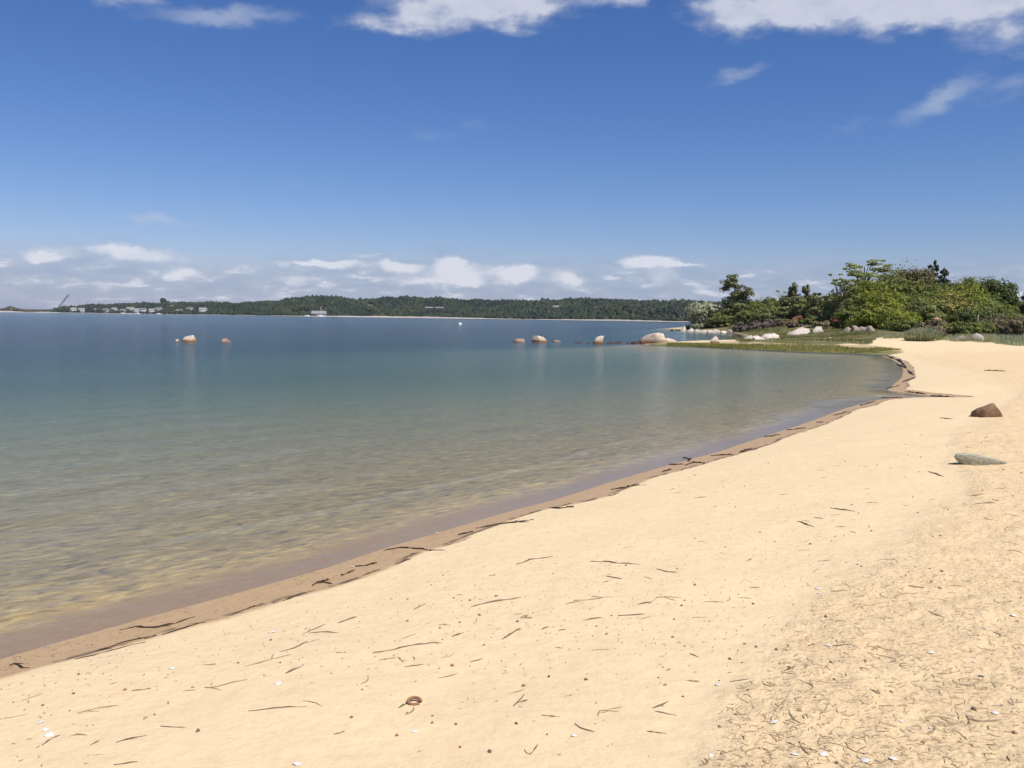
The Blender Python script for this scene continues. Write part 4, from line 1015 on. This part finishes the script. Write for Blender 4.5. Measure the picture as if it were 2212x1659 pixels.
# red chair among the shrubs, pale post
M_REDW = simple_mat('weathered_red_wood', (.34, .12, .075), (.26, .085, .055), 5.0, .75)
M_PINKW = simple_mat('sun_bleached_red_wood', (.46, .27, .20), (.40, .22, .16), 5.0, .8)
def chair():
    D = 86.0; x = at_depth(2031.0, 700.0, D)[0]; z = float(hgt(x, D))
    e = tag(empty('wooden_chair', (x, D, z - .03), R(8)), 'weathered red wooden slat chair among the shrubs above the beach', 'chair')
    s = 1.35
    for k in range(5):
        a = (k - 2) * .115 * s
        V, F_ = box(a - .05 * s, a + .05 * s, -.012, .012, 0, (.80 - .03 * abs(k - 2)) * s)
        V[:, 0] *= 1 - .10 * V[:, 2]; V[:, 1] += .38 * V[:, 2] + .15; V[:, 2] += .32 * s
        mesh_np('back_slat', V, F_, M_PINKW, parent=e)
    for k in range(5):
        mesh_np('seat_slat', *box(-.30 * s, .30 * s, (-.38 + k * .11) * s, (-.29 + k * .11) * s, .36 * s - k * .02, .385 * s - k * .02), M_REDW, parent=e)
    for sx in (-1, 1):
        mesh_np('armrest', *box(sx * .36 * s - .07 * s, sx * .36 * s + .07 * s, -.45 * s, .28 * s, .60 * s, .63 * s), M_REDW, parent=e)
        mesh_np('leg', *box(sx * .33 * s - .03, sx * .33 * s + .03, -.42 * s, -.34 * s, 0, .60 * s), M_REDW, parent=e)
        mesh_np('leg', *box(sx * .31 * s - .03, sx * .31 * s + .03, .22 * s, .30 * s, 0, .60 * s), M_REDW, parent=e)
    mesh_np('crossbar', *box(-.33 * s, .33 * s, -.40 * s, -.37 * s, .22 * s, .33 * s), M_REDW, parent=e)
chair()
def post(u, D, v0, label, r):
    x = at_depth(float(u), 700.0, D)[0]; z = float(hgt(x, D)); zt = at_depth(float(u), float(v0), D)[2]
    V, F_ = tube([[0, 0, -.2], [0, 0, (zt - z) * .6], [.02, 0, zt - z]], [r, r * .95, r * .8], 8)
    tag(mesh_np('wooden_post', V, F_, simple_mat('bleached_post', (.45, .42, .33), (.34, .31, .24), 6.0, .9), True, loc=(x, D, z)), label, 'post')
post(1919, 99, 680, 'pale weathered post standing before the bright green bushes', .065)
post(2112, 80, 680, 'thin pale stake standing behind the heath shrubs', .04)
# ----------------------------------------------------------------------------------------------
# wrack, driftwood bits, shells and pebbles on the sand
# ----------------------------------------------------------------------------------------------
M_WRACK = simple_mat('wet_wrack', (.045, .027, .014), (.022, .013, .008), 18.0, .55)
M_STRAND = [simple_mat('dry_strand_dark', (.12, .085, .055), (.20, .14, .09), 12.0, .9), simple_mat('dry_strand_brown', (.20, .145, .09), (.30, .215, .13), 12.0, .9),
            simple_mat('dry_strand_pale', (.30, .22, .13), (.38, .28, .17), 12.0, .9)]
M_SHELL = simple_mat('white_shell', (.70, .67, .62), (.52, .47, .41), 30.0, .5)
M_PEB = [simple_mat('dark_pebble', (.10, .075, .055), (.17, .12, .085), 40.0, .8), simple_mat('brown_pebble', (.26, .18, .115), (.34, .24, .15), 40.0, .85), simple_mat('rust_pebble', (.30, .14, .08), (.22, .10, .06), 40.0, .85)]
def strand(points, rad, mat, label, group, seed, name='seaweed_strand', lift=.3, forks=0, bead=0.35, cat='seaweed'):
    g = np.random.default_rng(seed)
    P = np.asarray(points, float)[:, :2]
    seg = np.r_[0, np.cumsum(np.linalg.norm(np.diff(P, axis=0), axis=1))]; n = max(6, min(16, int(seg[-1] / .03)))
    t = np.linspace(0, seg[-1], n); q = np.stack([np.interp(t, seg, P[:, 0]), np.interp(t, seg, P[:, 1])], -1)
    q += np.cumsum(g.normal(0, .0075, q.shape), 0) * min(1.0, seg[-1] * 2.5)
    parts = []
    def one(q_, r_):
        nn = len(q_); z = np.maximum(hgt(q_[:, 0], q_[:, 1]), 0.0)
        rr = r_ * (.35 + .65 * np.sin(np.linspace(.12, math.pi - .05, nn)) ** .7) * (1 + bead * g.normal(0, .5, nn)).clip(.4, 1.9)
        c = np.c_[q_, z + rr * lift]
        parts.append(tube(c - np.r_[q[0], max(float(hgt(*q[0])), 0.0)], rr, 6, .6))
    one(q, rad)
    for k in range(forks):
        i = g.integers(1, n - 2); d = q[i + 1] - q[i]; d /= np.linalg.norm(d) + 1e-9; an = g.choice([-1, 1]) * g.uniform(.4, 1.0)
        d = np.array([d[0] * math.cos(an) - d[1] * math.sin(an), d[0] * math.sin(an) + d[1] * math.cos(an)]); L_ = seg[-1] * g.uniform(.2, .45)
        one(q[i] + np.linspace(0, L_, 6)[:, None] * d + np.cumsum(g.normal(0, .003, (6, 2)), 0), rad * .6)
    o = mesh_np(name, *join(parts), mat, True, loc=(q[0][0], q[0][1], max(float(hgt(*q[0])), 0.0)))
    Lm = seg[-1]; ch = np.linalg.norm(P[-1] - P[0]) / max(Lm, 1e-6)
    words = ('long' if Lm > .33 else 'medium-length' if Lm > .17 else 'short' if Lm > .07 else 'tiny') + (' forked' if forks else ' bent' if ch < .965 else ' straight') + {'dry_strand_dark': ' dark', 'dry_strand_brown': ' brown', 'dry_strand_pale': ' straw-coloured'}.get(mat.name, ' wet')
    return tag(o, words + ' ' + label, cat, words + ' ' + group)
def G(*pts):
    a = np.array(pts, float); return on_ground(a[:, 0], a[:, 1])
def rad_px(pt, px): return px * float(np.hypot(*pt[:2])) / FPX
# dark wet wrack at the water's edge
WR = [[(260, 1361), (300, 1352), (345, 1354), (390, 1343), (422, 1330)], [(22, 1437), (40, 1431), (58, 1440), (78, 1439)], [(675, 1266), (690, 1258), (718, 1262)], [(690, 1260), (712, 1250)],
      [(765, 1224), (790, 1222), (815, 1215)], [(825, 1189), (860, 1183), (905, 1186), (930, 1190)], [(1030, 1141), (1065, 1133), (1105, 1130), (1145, 1124)], [(990, 1156), (1025, 1148)], [(735, 1245), (765, 1232)],
      [(1190, 1097), (1215, 1098), (1245, 1094)], [(1320, 1058), (1350, 1053), (1378, 1046)], [(1430, 1020), (1450, 1014)], [(1445, 1004), (1475, 1003)], [(1480, 1006), (1500, 999), (1520, 1001)], [(1487, 997), (1495, 990)], [(1535, 985), (1560, 983), (1592, 981)],
      [(1600, 978), (1630, 968)], [(1650, 944), (1688, 939)], [(1700, 930), (1738, 924)], [(1762, 913), (1780, 912)], [(205, 1408), (250, 1393)], [(250, 1392), (325, 1374)], [(610, 1299), (650, 1285)], [(1800, 898), (1830, 889)], [(1860, 876), (1892, 866)], [(1905, 858), (1950, 857)], [(1955, 846), (2000, 851)], [(2010, 853), (2068, 858)],
      [(1912, 768), (1945, 780), (1958, 793)], [(1960, 800), (1975, 812)], [(1938, 786), (1956, 796)], [(1915, 838), (1945, 833)], [(1950, 826), (1978, 818)]]
for k, pl_ in enumerate(WR):
    P = G(*pl_) if k < 24 else on_plane(np.array([q[0] for q in pl_], float), np.array([q[1] for q in pl_], float), .02)
    strand(P, rad_px(P[0], 2.3 if k < 16 else 1.9), M_WRACK, 'seaweed clump on the brown sand at the water edge', 'seaweed along the water edge', 300 + k, name='wet_seaweed', lift=.45, forks=(2 if k % 2 == 0 else 1) if k < 22 else 0, bead=.7)
# the thin broken wrack line between the wet and the dry sand
gw = np.random.default_rng(31); sw = np.array(shore[:18]); cum = np.r_[0, np.cumsum(np.linalg.norm(np.diff(sw, axis=0), axis=1))]; kk = 0; d0 = .2
while d0 < cum[-1] - .5 and kk < 60:
    L_ = gw.uniform(.10, .42); t = np.linspace(d0, d0 + L_, 7); q = np.stack([np.interp(t, cum, sw[:, 0]), np.interp(t, cum, sw[:, 1])], -1)
    nrm = np.array([q[-1][1] - q[0][1], -(q[-1][0] - q[0][0])]); nrm /= np.linalg.norm(nrm)
    o_ = .0
    while hgt(*(q[3] + nrm * o_)) < .047 and o_ < .9: o_ += .02
    q = q + nrm * (o_ + gw.normal(0, .015)) + np.cumsum(gw.normal(0, .006, (7, 2)), 0)
    strand(q, gw.uniform(.0035, .008), M_WRACK, 'seaweed thread in the wrack line between wet and dry sand', 'seaweed threads of the wrack line', 1300 + kk, name='wrack_thread', lift=.3, bead=.6)
    d0 += L_ + gw.exponential(.16); kk += 1
# larger dry strands placed where they lie
DS = [[(655, 1369), (680, 1358), (706, 1347)], [(668, 1368), (700, 1364), (728, 1367)], [(730, 1346), (752, 1340), (777, 1332)], [(528, 1440), (560, 1433), (600, 1420), (622, 1414)], [(604, 1408), (630, 1402), (664, 1387)], [(616, 1456), (653, 1440)],
      [(440, 1485), (470, 1483), (533, 1467)], [(535, 1536), (580, 1530), (657, 1526)], [(1276, 1212), (1320, 1212), (1345, 1217), (1380, 1220)], [(1418, 1229), (1440, 1235), (1470, 1237)], [(1240, 1297), (1270, 1295), (1303, 1290)],
      [(1378, 1306), (1402, 1300)], [(1402, 1303), (1422, 1288), (1466, 1290)], [(1112, 1219), (1140, 1209), (1188, 1202)], [(1086, 1381), (1105, 1368), (1128, 1357)], [(1292, 1548), (1296, 1537), (1312, 1535), (1342, 1537)], [(1242, 1563), (1255, 1573), (1285, 1580)],
      [(1413, 1536), (1440, 1542), (1463, 1546)], [(1647, 1472), (1655, 1480), (1680, 1481)], [(1724, 1126), (1742, 1132), (1764, 1139)], [(1794, 1097), (1842, 1104)], [(1757, 1118), (1780, 1121)], [(2002, 1019), (2020, 1024), (2038, 1031)], [(1014, 1312), (1060, 1302), (1130, 1290)],
      [(2030, 903), (2065, 906)], [(1395, 1579), (1440, 1586)], [(90, 1611), (105, 1598), (130, 1588)], [(150, 1590), (168, 1586), (190, 1587)], [(250, 1604), (285, 1595), (318, 1588)], [(195, 1610), (215, 1600)], [(163, 1541), (200, 1530), (250, 1523)], [(345, 1570), (400, 1573)],
      [(246, 1652), (300, 1645)], [(890, 1318), (920, 1305)], [(1170, 1360), (1186, 1354)], [(805, 1410), (880, 1396), (945, 1390)], [(860, 1420), (872, 1432)], [(860, 1530), (880, 1520)], [(975, 1375), (1000, 1366)], [(285, 1493), (328, 1488)], [(1110, 1525), (1130, 1500)], [(1118, 1518), (1140, 1512)],
      [(1170, 1545), (1210, 1550)], [(1130, 1620), (1140, 1632), (1160, 1610)], [(1800, 1395), (1840, 1392)], [(2095, 1072), (2125, 1068)], [(2105, 1088), (2150, 1086)], [(1310, 1245), (1340, 1250)], [(1500, 1076), (1525, 1073)], [(2065, 1580), (2090, 1600)], [(1695, 1450), (1720, 1440)], [(1690, 1452), (1718, 1456)], [(1700, 1440), (1715, 1445)],
      [(1960, 1265), (1998, 1270)], [(2005, 1320), (2040, 1335)], [(1745, 1395), (1760, 1390)], [(2125, 800), (2170, 802)], [(2040, 905), (2060, 905)], [(1880, 1490), (1895, 1500)], [(1490, 1412), (1510, 1420)], [(1480, 1470), (1510, 1473)], [(1335, 1330), (1390, 1325)], [(1260, 1340), (1300, 1333)]]
for k, pl_ in enumerate(DS):
    P = G(*pl_); m = M_STRAND[0] if k % 3 else M_STRAND[1]
    strand(P, rad_px(P[0], 2.2 if k % 3 else 1.8), m, 'dry seaweed strand lying on the smooth pale sand', 'strands on the smooth sand', 400 + k, forks=1 if k % 3 == 0 else 0, bead=.55)
# scattered smaller strands, pebbles, shells
g = np.random.default_rng(77)
def scatter(n, cond, seed, rmin=2.6, rmax=16.0, tmax=33):
    gg = np.random.default_rng(seed); out = []
    while len(out) < n:
        r = math.exp(gg.uniform(math.log(rmin), math.log(rmax))); t = R(gg.uniform(-32, tmax)); x, y = r * math.sin(t), r * math.cos(t)
        z = float(hgt(x, y))
        if z < .05: continue
        lm = float(gfield(GL, np.array(x), np.array(y)))
        if cond(x, y, z, lm, gg): out.append((x, y, z))
    return out
smooth_c = lambda x, y, z, lm, gg: lm < .35 and z > .09 and vnoise(x * .9, y * .9, 3) + .35 * gg.random() > .0
lit_c = lambda x, y, z, lm, gg: lm > .4
any_c = lambda x, y, z, lm, gg: z > .07
for k, (x, y, z) in enumerate(scatter(110, smooth_c, 1)):
    L_ = g.uniform(.03, .12); a = R(20) + g.normal(0, .55); cv = g.normal(0, .3)
    pts = [(x + L_ * q * math.cos(a + cv * q), y + L_ * q * math.sin(a + cv * q)) for q in np.linspace(0, 1, 5)]
    strand(pts, g.uniform(.0022, .0048), M_STRAND[g.integers(0, 3)], 'dry seaweed scrap on the smooth pale sand', 'scraps on the smooth sand', 500 + k, name='seaweed_scrap', forks=int(g.random() < .25))
for k, (x, y, z) in enumerate(scatter(120, lit_c, 2)):
    L_ = g.uniform(.04, .15); a = g.uniform(0, 6.28); cv = g.normal(0, 1.3)
    pts = [(x + L_ * q * math.cos(a + cv * q), y + L_ * q * math.sin(a + cv * q)) for q in np.linspace(0, 1, 6)]
    strand(pts, g.uniform(.0025, .0055), M_STRAND[g.integers(1, 3)], 'dry seaweed scrap on the littered upper sand', 'scraps on the littered sand', 700 + k, name='seaweed_scrap', forks=int(g.random() < .4))
PV, PF = ICO2
pm = []
for k in range(9):
    V, F_ = rock_shape(900 + k, 1.0, .85, .5, 3, ICO2)
    o = mesh_np('pebble', V, F_, M_PEB[k % 3], True); pm.append(o.data); bpy.data.objects.remove(o)
def pebble(x, y, z, s, k, lab, grp):
    o = bpy.data.objects.new('pebble', pm[k % 9]); o.location = (x, y, z - .05 * s); o.scale = (s, s, s); o.rotation_euler = (0, 0, k * 1.7); col.objects.link(o)
    wd_ = ('larger ' if s > .018 else 'smaller ') + ('dark', 'brown', 'rust-red')[k % 9 % 3]
    tag(o, wd_ + ' ' + lab, 'pebble', wd_ + ' ' + grp)
for k, (x, y, z) in enumerate(scatter(150, smooth_c, 3)):
    pebble(x, y, z, g.uniform(.010, .024), k, 'pebble on the smooth pale sand', 'pebbles on the smooth sand')
for k, (x, y, z) in enumerate(scatter(90, lit_c, 4)):
    pebble(x, y, z, g.uniform(.010, .028), k, 'pebble among the litter of the upper sand', 'pebbles in the littered sand')
# shells: ribbed half shells lying open or closed
def shell_mesh(seed):
    gg = np.random.default_rng(seed); V = [(0, -.5, 0.02)]; n = 13
    for rr in (.4, .75, 1.0):
        for i in range(n):
            a = math.pi * (i / (n - 1)) * 1.12 - .19; rib = 1 + .05 * (i % 2)
            V.append((math.cos(a) * .55 * rr * rib, -.5 + rr * (.15 + .95 * max(0.0, math.sin(a)) ** .7) * rib, .24 * math.sin(rr * 2.6) * (.4 + .6 * math.sin(math.pi * i / (n - 1))) + .015))
    F_ = [(0, 1 + i, 2 + i, 2 + i) for i in range(n - 1)]
    tri = np.array([(0, 1 + i, 2 + i) for i in range(n - 1)])
    q = np.array([(1 + a * n + i, 1 + (a + 1) * n + i, 2 + (a + 1) * n + i, 2 + a * n + i) for a in range(2) for i in range(n - 1)])
    tt2 = np.concatenate([tri, q[:, [0, 1, 2]], q[:, [0, 2, 3]]])
    o = mesh_np('shell', np.array(V), tt2, M_SHELL, True); me = o.data; bpy.data.objects.remove(o); return me
sm = [shell_mesh(k) for k in range(3)]
def shell(x, y, z, s, k, lab, grp=None):
    o = bpy.data.objects.new('shell', sm[k % 3]); o.location = (x, y, z + .001); o.scale = (s, s, s); o.rotation_euler = (g.uniform(-.2, .2), g.uniform(-.2, .2), k * 2.3); col.objects.link(o)
    tag(o, lab, 'shell', grp)
for k, (u, v_, s) in enumerate(((587, 1366, 1.3), (107, 1588, 1.3), (88, 1560, 1.0), (98, 1577, 1.0), (372, 1444, 1.1), (600, 1477, 1.1), (642, 1583 + 68, 1.1), (763, 1225, 1.1), (943, 1153, 1.2), (1780, 1630, 1.2), (1716, 1630, 1.0), (1870, 1645, 1.3), (1672, 1559, 1.1), (1765, 1272, 1.1), (1770, 1282, .9), (2010, 1410, 1.2),
                                (1790, 1395, 1.0), (2190, 1330, 1.1), (2120, 1460, 1.1), (1930, 1640, 1.1), (2150, 1540, 1.0), (895, 1580, .9), (1240, 1590, .8), (1550, 1480, .8))):
    p = G((u, v_))[0]
    if p[2] < .004: p[2] = .006
    lb = {0: 'white half shell beside a small weed scrap below the wet sand edge', 1: 'largest of three white shells lying close together', 2: 'white shell set a little apart in the group of three', 3: 'smallest of three white shells lying close together', 7: 'white shell on the wet sand beside dark seaweed', 8: 'white shell on the wet sand at the water edge'}.get(k)
    lt = float(gfield(GL, p[0], p[1])) > .4
    shell(p[0], p[1], p[2], .026 * s, k, lb or ('white half shell lying in the littered upper sand' if lt else 'white half shell lying alone on the smooth pale sand'), None if lb else ('white shells in the littered sand' if lt else 'white shells on the smooth sand'))
for k, (x, y, z) in enumerate(scatter(26, lit_c, 5)):
    shell(x, y, z, g.uniform(.010, .02), k, 'white half shell lying in the littered upper sand', 'white shells in the littered sand')
# reddish ring-shaped shell fragment
p = G((895, 1519))[0]
a_ = np.linspace(0, 5.6, 15); rs = .024
V, F_ = tube(np.stack([np.cos(a_) * rs * 1.25, np.sin(a_) * rs, .010 + .006 * np.sin(a_)], -1), .0075, 6)
tag(mesh_np('shell_ring', V, F_, M_PEB[2], True, loc=p), 'reddish brown ring-shaped shell fragment on the smooth sand', 'shell')
# fine litter: uncountable bits of eelgrass over the upper sand
def litter(name, n, cond, seed, label, mat, smin, smax, rmin=2.4, rmax=22):
    gg = np.random.default_rng(seed); r = np.exp(gg.uniform(math.log(rmin), math.log(rmax), n * 8)); t = np.radians(gg.uniform(-34, 40, n * 8))
    x, y = r * np.sin(t), r * np.cos(t); lm = gfield(GL, x, y); z = hgt(x, y)
    k = cond(lm, z, x, y, gg); x, y, z = x[k][:n], y[k][:n], z[k][:n]; n = len(x)
    a = gg.uniform(0, 6.28, n); L_ = gg.uniform(smin, smax, n); cv = gg.normal(0, .8, n); w_ = np.maximum(L_ * .05, .0016)
    V = []
    for q in (-.5, 0, .5):
        px = x + L_ * q * np.cos(a + cv * q); py = y + L_ * q * np.sin(a + cv * q); pz = hgt(px, py) + .002 + (.004 * gg.random(n) if q else .006 * gg.random(n))
        for s_ in (-1, 1):
            V.append(np.stack([px - s_ * w_ * np.sin(a + cv * q), py + s_ * w_ * np.cos(a + cv * q), pz], -1))
    V = np.stack(V, 1).reshape(-1, 3); b = np.arange(n)[:, None] * 6
    F_ = np.concatenate([b + [0, 2, 3, 1], b + [2, 4, 5, 3]])
    tn_ = np.clip(gg.beta(1.2, 1.2, n), 0, 1).repeat(6)
    return tag(mesh_np(name, V, F_, mat, False, attrs={'tint': np.stack([tn_] * 3, -1)}), label, 'litter', kind='stuff')
M_LIT = leaf_mat('dry_litter', (.36, .27, .16), (.62, .47, .28), .1)
litter('beach_litter', 7000, lambda lm, z, x, y, gg: (lm > .3 + .5 * gg.random(len(lm))) & (vnoise(x * .9, y * .9, 9) + .5 > .25 * gg.random(len(lm)) + .12), 3, 'fine dry eelgrass bits strewn over the littered upper sand', M_LIT, .012, .05)
litter('sand_specks', 1500, lambda lm, z, x, y, gg: (lm < .5) & (z > .06) & (vnoise(x * .8, y * .8, 3) + .4 * gg.random(len(lm)) > .05), 4, 'tiny dark specks of weed on the smooth pale sand', leaf_mat('weed_specks', (.09, .065, .04), (.30, .22, .13), .05), .006, .022)
litter('wet_sand_specks', 1600, lambda lm, z, x, y, gg: (z > .002) & (z < .035) & (lm < .5), 6, 'tiny dark specks of weed on the wet brown sand', leaf_mat('wet_specks', (.03, .02, .012), (.12, .07, .04), .05), .006, .03)

# ----------------------------------------------------------------------------------------------
# thin sea haze over the whole bay
# ----------------------------------------------------------------------------------------------
hz, hb = new_mat('haze')
hb.n('ShaderNodeOutputMaterial', None, Volume=hb.n('ShaderNodeVolumePrincipled', None, Color=(.80, .88, 1.0, 1), Density=.00006, Anisotropy=.2).outputs[0])
hz_o = mesh_np('haze', *box(-6400, 6400, -6400, 6400, -16, 52), hz)
tag(hz_o, kind='stuff', label='thin blue haze over the bay', cat='haze')
